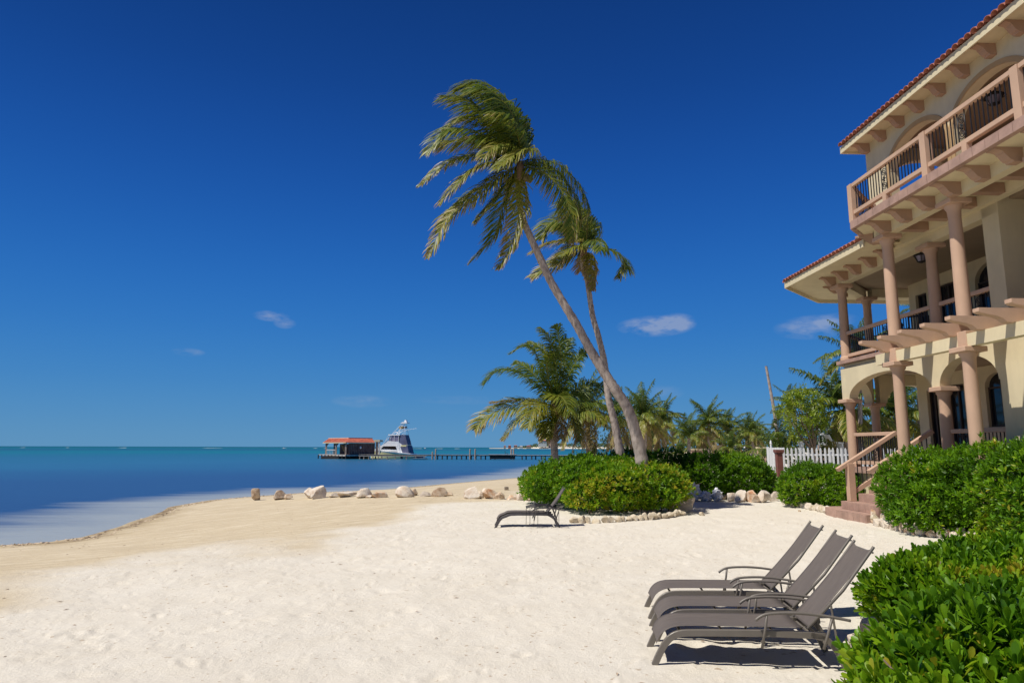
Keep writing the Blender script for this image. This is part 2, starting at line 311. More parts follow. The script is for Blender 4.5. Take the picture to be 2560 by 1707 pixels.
class MB:
    def __init__(s): s.v = []; s.f = []
    def add(s, vs, fs):
        k = len(s.v); s.v += [tuple(p) for p in vs]; s.f += [tuple(i + k for i in f) for f in fs]
        return s
    def box(s, x0, x1, y0, y1, z0, z1):
        if x0 > x1: x0, x1 = x1, x0
        if y0 > y1: y0, y1 = y1, y0
        if z0 > z1: z0, z1 = z1, z0
        return s.add([(x0, y0, z0), (x1, y0, z0), (x1, y1, z0), (x0, y1, z0), (x0, y0, z1), (x1, y0, z1), (x1, y1, z1), (x0, y1, z1)],
              [(0, 3, 2, 1), (4, 5, 6, 7), (0, 1, 5, 4), (1, 2, 6, 5), (2, 3, 7, 6), (3, 0, 4, 7)])
    def bar(s, p0, p1, w, h, up=(0, 0, 1)):
        p0 = Vector(p0); p1 = Vector(p1); d = (p1 - p0).normalized(); u = Vector(up)
        sd = d.cross(u)
        if sd.length < 1e-4: sd = d.cross(Vector((1, 0, 0)))
        sd.normalize(); u = sd.cross(d).normalized()
        vs = []
        for p in (p0, p1):
            for a, b in ((-1, -1), (1, -1), (1, 1), (-1, 1)): vs.append(p + sd * (a * w / 2) + u * (b * h / 2))
        return s.add(vs, [(0, 1, 2, 3), (7, 6, 5, 4), (0, 4, 5, 1), (1, 5, 6, 2), (2, 6, 7, 3), (3, 7, 4, 0)])
    def tube(s, pts, rad, n=8, cap=True):
        pts = [Vector(p) for p in pts]
        if not hasattr(rad, '__len__'): rad = [rad] * len(pts)
        vs = []; prev = None
        for i, p in enumerate(pts):
            d = (pts[min(i + 1, len(pts) - 1)] - pts[max(i - 1, 0)]).normalized()
            if prev is None:
                a = d.cross(Vector((0, 1, 0)));
                if a.length < 0.1: a = d.cross(Vector((1, 0, 0)))
            else: a = prev - d * prev.dot(d)
            a.normalize(); prev = a; b = d.cross(a)
            for k in range(n):
                t = 2 * math.pi * k / n; vs.append(p + (a * math.cos(t) + b * math.sin(t)) * rad[i])
        fs = []
        for i in range(len(pts) - 1):
            for k in range(n):
                fs.append((i * n + k, i * n + (k + 1) % n, (i + 1) * n + (k + 1) % n, (i + 1) * n + k))
        if cap: fs.append(tuple(range(n - 1, -1, -1))); fs.append(tuple((len(pts) - 1) * n + k for k in range(n)))
        return s.add(vs, fs)
    def lathe(s, prof, c, n=24):
        vs = []; fs = []
        for r, z in prof:
            for k in range(n):
                t = 2 * math.pi * k / n; vs.append((c[0] + r * math.cos(t), c[1] + r * math.sin(t), z))
        for i in range(len(prof) - 1):
            for k in range(n): fs.append((i * n + k, i * n + (k + 1) % n, (i + 1) * n + (k + 1) % n, (i + 1) * n + k))
        fs.append(tuple(range(n - 1, -1, -1))); fs.append(tuple((len(prof) - 1) * n + k for k in range(n)))
        return s.add(vs, fs)
    def prism(s, poly, fn0, fn1):
        # poly: 2-D outline; fn0/fn1 map a 2-D point to the two end faces
        n = len(poly); vs = [fn0(*p) for p in poly] + [fn1(*p) for p in poly]
        fs = [tuple(range(n)), tuple(range(2 * n - 1, n - 1, -1))] + [(k, n + k, n + (k + 1) % n, (k + 1) % n) for k in range(n)]
        return s.add(vs, fs)
    def mesh(s, name, mat, smooth=False, fix=True):
        me = bpy.data.meshes.new(name); me.from_pydata([tuple(p) for p in s.v], [], s.f); me.materials.append(MATS[mat] if isinstance(mat, str) else mat)
        if fix:
            bm = bmesh.new(); bm.from_mesh(me); bmesh.ops.recalc_face_normals(bm, faces=bm.faces); bm.to_mesh(me); bm.free()
        if smooth:
            me.polygons.foreach_set('use_smooth', [True] * len(me.polygons))
        me.update(); return me
    def build(s, name, mat, parent=None, smooth=False, bevel=0.0):
        o = link(name, s.mesh(name, mat, smooth), parent)
        if bevel:
            md = o.modifiers.new('bevel', 'BEVEL'); md.width = bevel; md.segments = 1; md.limit_method = 'ANGLE'
        return o
def smooth_by_angle(me, ang=40):
    me.polygons.foreach_set('use_smooth', [True] * len(me.polygons))
    try: me.set_sharp_from_angle(angle=R(ang))
    except Exception: pass

def tri_mesh(name, V, T, mat, tint=None, attrs=None, smooth=False):
    me = bpy.data.meshes.new(name); V = np.ascontiguousarray(V, dtype=np.float32); T = np.ascontiguousarray(T, dtype=np.int32)
    k = T.shape[1]
    me.vertices.add(len(V)); me.vertices.foreach_set('co', V.ravel())
    me.loops.add(T.size); me.loops.foreach_set('vertex_index', T.ravel())
    me.polygons.add(len(T)); me.polygons.foreach_set('loop_start', np.arange(0, T.size, k, dtype=np.int32)); me.polygons.foreach_set('loop_total', np.full(len(T), k, dtype=np.int32))
    if smooth: me.polygons.foreach_set('use_smooth', np.ones(len(T), dtype=bool))
    allat = dict(attrs or {})
    if tint is not None: allat['tint'] = tint
    for nme, arr in allat.items():
        a = me.attributes.new(nme, 'FLOAT', 'POINT'); a.data.foreach_set('value', np.ascontiguousarray(arr, dtype=np.float32))
    me.materials.append(MATS[mat]); me.update(calc_edges=True); me.validate(); return me

# ---- value noise for numpy arrays
_perm = np.random.default_rng(3).random((256, 256))
def vnoise(x, y):
    xi = np.floor(x).astype(int); yi = np.floor(y).astype(int); fx = x - xi; fy = y - yi
    fx = fx * fx * (3 - 2 * fx); fy = fy * fy * (3 - 2 * fy)
    a = _perm[xi & 255, yi & 255]; b = _perm[(xi + 1) & 255, yi & 255]; c = _perm[xi & 255, (yi + 1) & 255]; d = _perm[(xi + 1) & 255, (yi + 1) & 255]
    return (a * (1 - fx) + b * fx) * (1 - fy) + (c * (1 - fx) + d * fx) * fy
def fbm(x, y, o=4):
    s = 0; a = 0.5
    for i in range(o): s = s + a * vnoise(x * 2 ** i + 17.3 * i, y * 2 ** i + 5.1 * i); a *= 0.5
    return s

# ------------------------------------------------------------------ ground and sea
SEA = -0.4
SAND = 0.2
sh_px = [(0, 1362), (60, 1358), (120, 1354), (200, 1342), (300, 1314), (360, 1294), (420, 1268), (460, 1260), (520, 1250), (600, 1243), (740, 1232.6), (952, 1224), (1059, 1214.5), (1150, 1206), (1240, 1198.6), (1310, 1192), (1380, 1176), (1440, 1163), (1500, 1152), (1570, 1144), (1650, 1136), (1700, 1129)]
shore = [atz(x, y, SEA).to_2d() for x, y in sh_px]
shore = [Vector((-26, 10)), Vector((-17.5, 15.2))] + shore
shore_pts = np.array([[-60, -60], [-40, 2]] + [list(p) for p in shore] + [[900, 1400], [3000, 6000]], float)
wet_px = [(0, 1500), (160, 1444), (340, 1414), (480, 1372), (700, 1354), (900, 1310), (1080, 1278), (1165, 1256), (1300, 1249)]
wet_pts = np.array([[-60, -70], [-20, 2]] + [list(atz(x, y, SAND).to_2d()) for x, y in wet_px] + [[9, 45], [60, 200]], float)
def sdist(P, line):
    best = np.full(len(P), 1e18); sgn = np.ones(len(P))
    for a, b in zip(line[:-1], line[1:]):
        ab = b - a; t = np.clip(((P - a) @ ab) / (ab @ ab), 0, 1); q = P - (a + t[:, None] * ab); d2 = (q ** 2).sum(1)
        m = d2 < best - 1e-9; cr = ab[0] * (P[:, 1] - a[1]) - ab[1] * (P[:, 0] - a[0])
        sgn = np.where(m, np.where(cr < 0, 1.0, -1.0), sgn); best = np.minimum(best, d2)
    return np.sqrt(best) * sgn
def sstep(a, b, x):
    t = np.clip((x - a) / (b - a), 0, 1); return t * t * (3 - 2 * t)
def ground_z(X, Y, detail=True):
    P = np.stack([X, Y], 1); s = sdist(P, shore_pts)
    if detail is not None: s = s + (fbm(X * 0.35, Y * 0.35, 3) - 0.45) * 0.5 * np.exp(-np.hypot(X, Y) / 80)
    z = np.where(s > 0, SEA + 0.6 * (.55 * np.clip(s / 9.0, 0, 1) + .45 * sstep(0, 9.0, s)), SEA + 0.6 * 0 - np.clip(-s * 0.06, 0, 2.5))
    return z, s
ang = np.concatenate([np.linspace(-180, -44, 46)[:-1], np.linspace(-44, 44, 561), np.linspace(44, 180, 46)[1:-1]])
rad = [0.6]
while rad[-1] < 9000:
    r = rad[-1]; k = 1.0085 if r < 60 and r > 3.2 else (1.03 if r < 300 else 1.10); rad.append(r * k)
rad = np.array(rad)
A, RR = np.meshgrid(np.radians(ang), rad, indexing='ij'); GX = (RR * np.sin(A)).ravel(); GY = (RR * np.cos(A)).ravel()
GZ, GS = ground_z(GX, GY)
w_s = sdist(np.stack([GX, GY], 1), wet_pts)
wet = 1 - sstep(-1.3, 0.9, w_s + (fbm(GX * 0.5, GY * 0.5, 4) - 0.47) * 5.0)
dry = 1 - wet
rr = np.hypot(GX, GY); near = np.exp(-(rr / 45) ** 2)
GZ = GZ + ((fbm(GX * 0.22, GY * 0.22, 3) - 0.47) * 0.14 + (fbm(GX * 1.3, GY * 1.3, 3) - 0.47) * 0.045 * dry + (fbm(GX * 3.4 + 9, GY * 3.4, 3) - 0.47) * 0.035 * dry) * near * (GS > 0.6)
# footprints, scuffs and little mounds
nfp = 9000
fr = np.sqrt(rng.random(nfp)) * 26 + 2.5; fa = np.radians(rng.uniform(-44, 42, nfp)); FX = fr * np.sin(fa); FY = fr * np.cos(fa)
grid_r = RR[0]
for i in range(nfp):
    big = rng.random() < .10; a_, b_ = (rng.uniform(0.07, 0.15), rng.uniform(0.04, 0.07)) if big else (rng.uniform(.03, .13), rng.uniform(.014, .035)); th = rng.normal(.35, .5); dep = rng.uniform(0.010, 0.030) if big else rng.uniform(.005, .017)
    r0 = math.hypot(FX[i], FY[i]); i0 = np.searchsorted(rad, r0 - 0.4); i1 = np.searchsorted(rad, r0 + 0.4)
    da = math.degrees(0.4 / r0); ac = math.degrees(math.atan2(FX[i], FY[i])); j0 = np.searchsorted(ang, ac - da); j1 = np.searchsorted(ang, ac + da)
    idx = (np.arange(j0, j1)[:, None] * len(rad) + np.arange(i0, i1)[None, :]).ravel()
    dx = GX[idx] - FX[i]; dy = GY[idx] - FY[i]; c, s_ = math.cos(th), math.sin(th)
    q = ((dx * c + dy * s_) / a_) ** 2 + ((-dx * s_ + dy * c) / b_) ** 2
    GZ[idx] += (-dep * np.exp(-q) + 0.45 * dep * np.exp(-(np.sqrt(q) - 1.6) ** 2 * 3)) * (0.3 + 0.7 * dry[idx]) * (GS[idx] > 0.8)
# garden beds and land on the right rise a little
rise = sstep(24, 34, GY) * sstep(4, 12, GX - (GY - 24) * 0.12)
GZ = GZ + rise * 0.45
weed = np.exp(-((GS - 0.35 - (fbm(GX * .6, GY * .6, 3) - .45) * 1.0) / 0.22) ** 2) * np.clip(1 - (GX + 2) / 10, 0, 1) * 0.9
na, nr = len(ang), len(rad)
I, J = np.meshgrid(np.arange(na - 1), np.arange(nr - 1), indexing='ij')
Q = np.stack([I * nr + J, I * nr + J + 1, (I + 1) * nr + J + 1, (I + 1) * nr + J], -1).reshape(-1, 4)
sandme = tri_mesh('sand', np.stack([GX, GY, GZ], 1), Q, 'sand', attrs={'wet': wet, 'weed': weed, 'damp': np.clip(1 - sstep(.2, 1.5, GS + (fbm(GX * .8, GY * .8, 3) - .45) * 1.2), 0, 1)}, smooth=True)
sand = link('sand', sandme); tag(sand, kind='structure')
if sandme.polygons[1000].normal.z < 0: sandme.flip_normals()
def gz(x, y):
    a = math.degrees(math.atan2(x, y)); r = math.hypot(x, y)
    j = min(max(np.searchsorted(ang, a), 0), na - 1); i = min(np.searchsorted(rad, r), nr - 1)
    return float(GZ[j * nr + i])

wang = np.linspace(-180, 180, 361); wrad = np.geomspace(4, 40000, 420)
A, RR = np.meshgrid(np.radians(wang), wrad, indexing='ij'); WX = (RR * np.sin(A)).ravel(); WY = (RR * np.cos(A)).ravel()
ws = -sdist(np.stack([WX, WY], 1), shore_pts)
offs = np.clip(ws / 12.0, 0, 3)
dist = np.clip((np.log10(np.maximum(np.hypot(WX, WY), 5)) - math.log10(20)) / (math.log10(4000) - math.log10(20)), 0, 1) * 0.92
I, J = np.meshgrid(np.arange(len(wang) - 1), np.arange(len(wrad) - 1), indexing='ij'); nw = len(wrad)
Q = np.stack([I * nw + J, I * nw + J + 1, (I + 1) * nw + J + 1, (I + 1) * nw + J], -1).reshape(-1, 4)
seame = tri_mesh('sea', np.stack([WX, WY, np.full(len(WX), SEA)], 1), Q, 'sea', attrs={'offshore': offs, 'dist': dist}, smooth=True)
if seame.polygons[1000].normal.z < 0: seame.flip_normals()
tag(link('sea', seame), kind='structure')
# surf breaking on the reef at the horizon
mb = MB()
for k in range(26):
    x = rng.uniform(-1300, 700); y = 1150 + rng.uniform(-60, 60); l = rng.uniform(3, 12) * (1 + 2 * (rng.random() < .15))
    mb.add([(x, y, SEA + .03), (x + l, y, SEA + .03), (x + l * .8, y + 3, SEA + rng.uniform(.1, .3)), (x + l * .2, y + 3, SEA + rng.uniform(.1, .3)), (x + l / 2, y + 7, SEA + .03)], [(0, 1, 2, 3), (1, 4, 2), (2, 4, 3), (3, 4, 0)])
o = mb.build('surf', 'surf'); tag(o, kind='stuff')

# ------------------------------------------------------------------ the beach house
H0 = (11.3, 16.0, 0.2)
hp = BU * H0[1] + BV * H0[0]
house = thing('beach_house', 'cream stucco beach house with salmon columns, balconies and red tile eaves', 'house', (hp.x, hp.y, H0[2]), BA)
class HB(MB):                                   # coordinates: v out from the camera's side, u along the facade, z up
    def build(s, name, mat, parent=house, smooth=False, bevel=0.0):
        s.v = [(p[0] - H0[0], p[1] - H0[1], p[2] - H0[2]) for p in s.v]
        return MB.build(s, name, mat, parent, smooth, bevel)
def hl(v, u, z): return (v - H0[0], u - H0[1], z - H0[2])
def inst(name, me, v, u, z, parent=house, rz=0.0):
    o = link(name, me, parent); o.location = hl(v, u, z); o.rotation_euler = (0, 0, rz); return o

def wall_u(name, mat, v0, v1, u0, u1, z0, z1, opens, parent=house):
    """wall along u between v0 and v1; opens: (centre, half width, bottom, spring, rise)"""
    cuts = {u0, u1}
    for c, hw, zb, zs, rise in opens:
        n = 20 if rise > 0 else 1
        for k in range(n + 1): cuts.add(c - hw * math.cos(math.pi * k / n))
    cuts = sorted(x for x in cuts if u0 - 1e-6 <= x <= u1 + 1e-6)
    mb = HB(); eps = 1e-4
    def prof(u):
        for c, hw, zb, zs, rise in opens:
            if abs(u - c) < hw + 1e-6:
                t = min(1, abs(u - c) / hw); return zb, zs + rise * math.sqrt(max(0, 1 - t * t))
        return None
    for a, b in zip(cuts[:-1], cuts[1:]):
        if b - a < 1e-5: continue
        m = prof((a + b) / 2)
        if m is None: spans = [((z0, z0), (z1, z1))]; rev = []
        else:
            zb = m[0]; za, zc = (prof(a + eps) or m)[1], (prof(b - eps) or m)[1]
            spans = [((za, zc), (z1, z1))]
            if zb > z0 + 1e-3: spans.append(((z0, z0), (zb, zb)))
        for (la, lb), (ta, tb) in spans:
            mb.add([(v0, a, la), (v0, b, lb), (v0, b, tb), (v0, a, ta), (v1, a, la), (v1, b, lb), (v1, b, tb), (v1, a, ta)],
                   [(0, 1, 2, 3), (7, 6, 5, 4), (0, 4, 5, 1), (3, 2, 6, 7)])
    for c, hw, zb, zs, rise in opens:           # jambs
        for sgn in (-1, 1):
            u = c + sgn * hw; lo = max(zb, z0)
            if u0 < u < u1: mb.add([(v0, u, lo), (v1, u, lo), (v1, u, zs), (v0, u, zs)], [(0, 1, 2, 3)])
    for u in (u0, u1): mb.add([(v0, u, z0), (v1, u, z0), (v1, u, z1), (v0, u, z1)], [(0, 1, 2, 3)])
    s = mb
    s.v = [(p[0] - H0[0], p[1] - H0[1], p[2] - H0[2]) for p in s.v]
    me = s.mesh(name, mat, False, False)
    bm = bmesh.new(); bm.from_mesh(me); bmesh.ops.remove_doubles(bm, verts=bm.verts, dist=1e-4); bmesh.ops.recalc_face_normals(bm, faces=bm.faces); bm.to_mesh(me); bm.free()
    return link(name, me, parent)

def arch_band(name, mat, v, t, c, hw, zs, rise, w, parent=house, n=24):
    mb = HB()
    ii = []; oo = []
    for k in range(n + 1):
        th = math.pi * k / n
        ii.append((c - hw * math.cos(th), zs + rise * math.sin(th))); oo.append((c - (hw + w) * math.cos(th), zs + (rise + w) * math.sin(th)))
    for k in range(n):
        (a, az), (b, bz) = ii[k], ii[k + 1]; (p, pz), (q, qz) = oo[k], oo[k + 1]
        mb.add([(v, a, az), (v, b, bz), (v, q, qz), (v, p, pz), (v + t, a, az), (v + t, b, bz), (v + t, q, qz), (v + t, p, pz)],
               [(0, 1, 2, 3), (7, 6, 5, 4), (0, 4, 5, 1), (3, 2, 6, 7)])
    return mb.build(name, mat, parent)

def column(v, u, z0, z1, r=0.14, cap=0.25, mat='salmon', base=True):
    ct = 0.11
    prof = []
    if base: prof += [(r * 1.28, z0), (r * 1.28, z0 + .08), (r * 1.12, z0 + .14)]
    hgt = z1 - z0 - ct
    for k in range(9):
        t = k / 8; prof.append((r * (1.03 - 0.13 * t ** 1.6), z0 + (.15 if base else 0) + (hgt - .27 - (.15 if base else 0)) * t))
    prof += [(r * 0.98, z1 - ct - .11), (r * 1.25, z1 - ct - .06), (r * 1.30, z1 - ct)]
    mb = HB(); mb.lathe(prof, (v, u), 28)
    o = mb.build('column', mat); smooth_by_angle(o.data, 35)
    HB().box(v - cap, v + cap, u - cap, u + cap, z1 - ct, z1).build('capital', mat, o, bevel=.012)
    return o

def corbel_mesh(length, h, w):
    mb = MB(); pts = [(0, 0), (length, 0), (length, -h * .16)]
    for k in range(1, 7):
        t = k / 6; pts.append((length * (1 - .34 * math.sin(t * math.pi / 2)), -h * (.16 + .26 * (1 - math.cos(t * math.pi / 2)))))
    pts.append((length * .62, -h * .46))
    for k in range(1, 7):
        t = k / 6; pts.append((length * (.62 - .24 * t), -h * (.46 + .42 * math.sin(t * math.pi / 2))))
    pts += [(length * .34, -h), (0, -h)]
    mb.prism(pts, lambda a, b: (-a, -w / 2, b), lambda a, b: (-a, w / 2, b))
    return mb.mesh('corbel', 'salmon_dark')
corb_roof = corbel_mesh(.46, .27, .18); corb_slab = corbel_mesh(.56, .28, .20)

# ---- deck at ground floor, floors, ceilings
HB().box(11.12, 14.2, 8.0, 20.98, 1.28, 1.45).build('deck', 'paver')
HB().box(11.3, 14.2, 8.0, 20.9, 0.0, 1.28).build('foundation', 'cream')
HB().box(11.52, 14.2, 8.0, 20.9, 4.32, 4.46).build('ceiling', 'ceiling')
def poly_slab(name, mat, pts, z0, z1):
    mb = HB(); n = len(pts)
    mb.add([(v, u, z0) for v, u in pts] + [(v, u, z1) for v, u in pts], [tuple(range(n)), tuple(range(2 * n - 1, n - 1, -1))] + [(k, (k + 1) % n, n + (k + 1) % n, n + k) for k in range(n)])
    return mb.build(name, mat)
# first floor slab with its chamfered corner
poly_slab('floor_slab', 'cream', [(11.28, 8.0), (11.28, 21.0), (13.15, 22.85), (15.2, 22.85), (15.2, 8.0)], 4.46, 4.59)
poly_slab('floor_edge', 'paver', [(11.08, 8.0), (11.08, 21.08), (13.05, 23.05), (15.3, 23.05), (15.3, 8.0)], 4.594, 4.70)
# ---- ground floor arcade wall in the facade plane
wall_u('arcade_wall', 'cream', 11.17, 11.45, 14.38, 21.02, 3.50, 4.458, [(18.66, 1.95, 0, 3.52, .62), (15.40, .98, 0, 3.52, .62)])
wall_u('facade_wall', 'cream', 11.165, 11.455, 6.0, 14.376, 0.1, 4.458, [(11.6, .75, 2.55, 3.6, .5)])
wall_u('arcade_pier', 'cream', 11.17, 11.45, 14.28, 14.379, 0.1, 3.499, [])
column(11.3, 20.85, 1.45, 3.50, .140, .25)
column(11.3, 16.44, 1.45, 3.50, .140, .25)
column(13.1, 22.6, 1.0, 3.50, .140, .25)
# chamfer arch from the corner column to the far one
def slant_arch(name, p0, p1, z0s, rise, z1, th, mat, m=.24):
    a = Vector(p0); b = Vector(p1); d = (b - a); L = d.length; d.normalize(); nrm = Vector((-d.y, d.x)) * th / 2
    mb = HB(); n = 22; us = [0] + [m + (L - 2 * m) * (1 - math.cos(math.pi * k / n)) / 2 for k in range(n + 1)] + [L]
    def lo(s): 
        if s <= m + 1e-6 or s >= L - m - 1e-6: return z0s
        t = (s - L / 2) / (L / 2 - m); return z0s + rise * math.sqrt(max(0, 1 - t * t))
    for s0, s1 in zip(us[:-1], us[1:]):
        q0 = a + d * s0; q1 = a + d * s1
        mb.add([(q0.x - nrm.x, q0.y - nrm.y, lo(s0)), (q1.x - nrm.x, q1.y - nrm.y, lo(s1)), (q1.x - nrm.x, q1.y - nrm.y, z1), (q0.x - nrm.x, q0.y - nrm.y, z1),
                (q0.x + nrm.x, q0.y + nrm.y, lo(s0)), (q1.x + nrm.x, q1.y + nrm.y, lo(s1)), (q1.x + nrm.x, q1.y + nrm.y, z1), (q0.x + nrm.x, q0.y + nrm.y, z1)],
               [(0, 1, 2, 3), (7, 6, 5, 4), (0, 4, 5, 1), (3, 2, 6, 7)])
    return mb.build(name, mat)
slant_arch('arch', (11.4, 21.03), (13.02, 22.7), 3.502, .62, 4.456, .25, 'cream')
slant_arch('arch', (13.24, 22.62), (15.4, 22.62), 3.502, .60, 4.456, .25, 'cream')
column(15.4, 22.6, 1.0, 3.50, .140, .25)
# ---- inner house block behind the porch
wins_g = [(18.40, .50, 2.60, 3.72, .38), (20.15, .38, 1.46, 3.92, 0), (21.25, .25, 1.46, 3.85, 0), (15.2, .55, 2.60, 3.72, .38), (12.2, .55, 2.60, 3.72, .38)]
wins_u = [(18.15, .72, 4.71, 6.75, .50), (20.15, .42, 4.71, 7.05, 0), (21.35, .28, 4.71, 7.0, 0), (15.4, .62, 4.71, 6.75, .5), (12.4, .62, 4.71, 6.75, .5)]
wall_u('house_wall', 'cream', 14.2, 14.4, 6.0, 21.98, 0.1, 4.457, wins_g)
wall_u('house_wall', 'cream', 14.2, 14.4, 6.0, 21.98, 4.702, 7.598, wins_u)
HB().box(14.401, 15.9, 21.78, 21.98, 0.1, 4.457).build('house_wall', 'cream')
HB().box(14.401, 15.9, 21.78, 21.98, 4.702, 7.598).build('house_wall', 'cream')
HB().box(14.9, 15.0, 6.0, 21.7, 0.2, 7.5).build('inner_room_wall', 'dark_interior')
for lst in (wins_g, wins_u):
    for c, hw, zb, zs, rise in lst:
        mb = HB(); n = 14
        top = [(c - hw * math.cos(math.pi * k / n), zs + rise * math.sin(math.pi * k / n)) for k in range(n + 1)] if rise > 0 else [(c - hw, zs), (c + hw, zs)]
        poly = [(c + hw, zb), (c - hw, zb)] + [p for p in top]
        mb.prism(poly[::-1], lambda a, b: (14.33, a, b), lambda a, b: (14.35, a, b))
        g = mb.build('window' if zb > 2 and zb < 4 else 'glass_door', 'window_glass')
        fr = HB(); t = .05
        fr.box(14.29, 14.33, c - hw, c - hw + t, zb, zs); fr.box(14.29, 14.33, c + hw - t, c + hw, zb, zs); fr.box(14.29, 14.33, c - t / 2, c + t / 2, zb, zs + rise * .98)
        fr.box(14.288, 14.33, c - hw, c + hw, zb, zb + t); fr.box(14.288, 14.33, c - hw, c + hw, zs - t, zs)
        fr.build('frame', 'dark_wood', g)
HB().box(14.12, 14.2, 17.8, 19.0, 2.50, 2.58).build('window_sill', 'salmon')
# ---- first floor porch
column(11.3, 20.85, 4.702, 7.13, .140, .25)
column(11.3, 16.44, 4.702, 7.13, .140, .25)
column(13.1, 22.6, 4.702, 7.13, .140, .25)
column(15.4, 22.6, 4.702, 7.13, .140, .25)
HB().box(11.17, 11.45, 13.95, 21.02, 7.131, 7.42).build('porch_beam', 'cream')
slant_arch('porch_beam', (11.4, 21.03), (13.02, 22.7), 7.131, 0, 7.42, .25, 'cream')
slant_arch('porch_beam', (13.24, 22.62), (15.4, 22.62), 7.131, 0, 7.42, .25, 'cream')
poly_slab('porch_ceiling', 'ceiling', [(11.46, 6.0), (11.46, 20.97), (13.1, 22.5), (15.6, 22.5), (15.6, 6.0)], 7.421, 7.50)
HB().box(11.17, 12.6, 13.93, 14.42, 4.702, 7.598).build('pier', 'cream')
HB().box(11.17, 12.6, 6.0, 11.2, 4.702, 7.598).build('pier', 'cream')
# porch roof: soffit, fascia, tiles
E = [(10.02, 17.2), (10.02, 22.05), (12.25, 24.3), (16.2, 24.3)]
mb = HB(); zs_, zf = 7.42, 7.30
inner = [(11.25, 17.2), (11.25, 21.0), (13.0, 22.8), (16.2, 22.8)]
for k in range(3):
    mb.add([(*E[k], zs_), (*E[k + 1], zs_), (*inner[k + 1], zs_ + .002), (*inner[k], zs_ + .002), (*E[k], zs_ + .03), (*E[k + 1], zs_ + .03), (*inner[k + 1], zs_ + .03), (*inner[k], zs_ + .03)], [(0, 1, 2, 3), (7, 6, 5, 4), (0, 4, 5, 1), (1, 5, 6, 2), (2, 6, 7, 3), (3, 7, 4, 0)])
mb.build('soffit', 'cream_trim')
mb = HB()
for k in range(3):
    a = Vector(E[k]); b = Vector(E[k + 1]); mb.bar((a.x, a.y, zf + .10), (b.x, b.y, zf + .10), .04, .20)
mb.build('fascia', 'cream_trim')
ridge = (14.4, 19.8, 8.5)
mb = HB(); rin = [(11.9, 17.2, 8.02), (13.2, 19.6, 8.5), (14.2, 20.8, 8.6), (16.2, 20.8, 8.6)]
for k in range(3):
    mb.add([(*E[k], 7.51), (*E[k + 1], 7.51), rin[k + 1], rin[k]], [(0, 1, 2, 3)])
mb.build('roof', 'terracotta')
def barrel(length, r, t=.018):
    mb = MB(); n = 5; vs = []
    for x in (0, length):
        rr_ = r * (1.0 if x == 0 else .86)
        for k in range(n + 1):
            th = math.pi * k / n; vs.append((x, rr_ * math.cos(th), rr_ * math.sin(th) * .85))
        for k in range(n + 1):
            th = math.pi * k / n; vs.append((x, (rr_ - t) * math.cos(th), (rr_ - t) * math.sin(th) * .85))
    m = n + 1; fs = []
    for k in range(n):
        fs += [(k, k + 1, 2 * m + k + 1, 2 * m + k), (m + k + 1, m + k, 3 * m + k, 3 * m + k + 1), (k + 1, k, m + k, m + k + 1)]
    mb.add(vs, fs); return mb.mesh('tile', 'terracotta', True, False)
tile_me = barrel(.42, .105)
def tiles_along(p0, p1, inward, slope, rows, z, spacing=.205):
    a = Vector(p0); b = Vector(p1); d = (b - a); n = int(d.length / spacing); d.normalize(); iw = Vector(inward).normalized()
    rz = math.atan2(iw.y, iw.x)
    for r_ in range(rows):
        for k in range(n):
            q = a + d * (spacing * (k + .5)) + iw * (r_ * .34 * math.cos(slope) - .07)
            o = link('tile', tile_me, house); o.location = hl(q.x, q.y, z + r_ * .34 * math.sin(slope) + random.uniform(-.006, .006))
            o.rotation_euler = (0, -slope + R(random.uniform(-1, 1)), rz + R(random.uniform(-1.2, 1.2)))
tiles_along((10.02, 17.3), (10.02, 22.05), (1, 0), R(22), 2, 7.50)
tiles_along((10.02, 22.05), (12.25, 24.3), (.7, -.7), R(22), 2, 7.50)
for u in (21.0, 20.25, 19.5, 18.68, 17.9): inst('corbel', corb_roof, 11.17, u, 7.418)
for p in ((11.9, 21.85), (12.5, 22.4)): inst('corbel', corb_roof, p[0] - .12, p[1] + .1, 7.418, rz=-R(45))
# ---- pergola
column(10.16, 16.4, 0.15, 4.11, .140, .25, base=False)
column(10.16, 13.9, 0.15, 4.11, .140, .25, base=False)
column(10.16, 11.4, 0.15, 4.11, .140, .25, base=False)
HB().box(10.06, 10.26, 7.0, 17.15, 4.112, 4.38).build('pergola_beam', 'cream_trim')
def rafter_mesh():
    mb = MB(); L = 1.92; h = .27
    pts = [(0, 0), (0, -.07), (.05, -.10), (.34, -.155), (.46, -.20), (.53, -.27), (.66, -.285), (.66, -h), (L, -h), (L, 0)]
    mb.prism(pts, lambda a, b: (a, -.085, b), lambda a, b: (a, .085, b)); return mb.mesh('rafter', 'salmon')
raf = rafter_mesh()
for u in (16.57, 15.75, 14.94, 14.12, 13.30, 12.49, 11.67, 10.85, 10.03): inst('rafter', raf, 9.36, u, 4.655)
for u in (16.4, 13.9, 11.4):
    HB().box(10.045, 10.275, u - .14, u + .14, 4.111, 4.45).build('beam_block', 'salmon', bevel=.008)
    column(10.16, u, 4.66, 7.34, .140, .25, base=False)
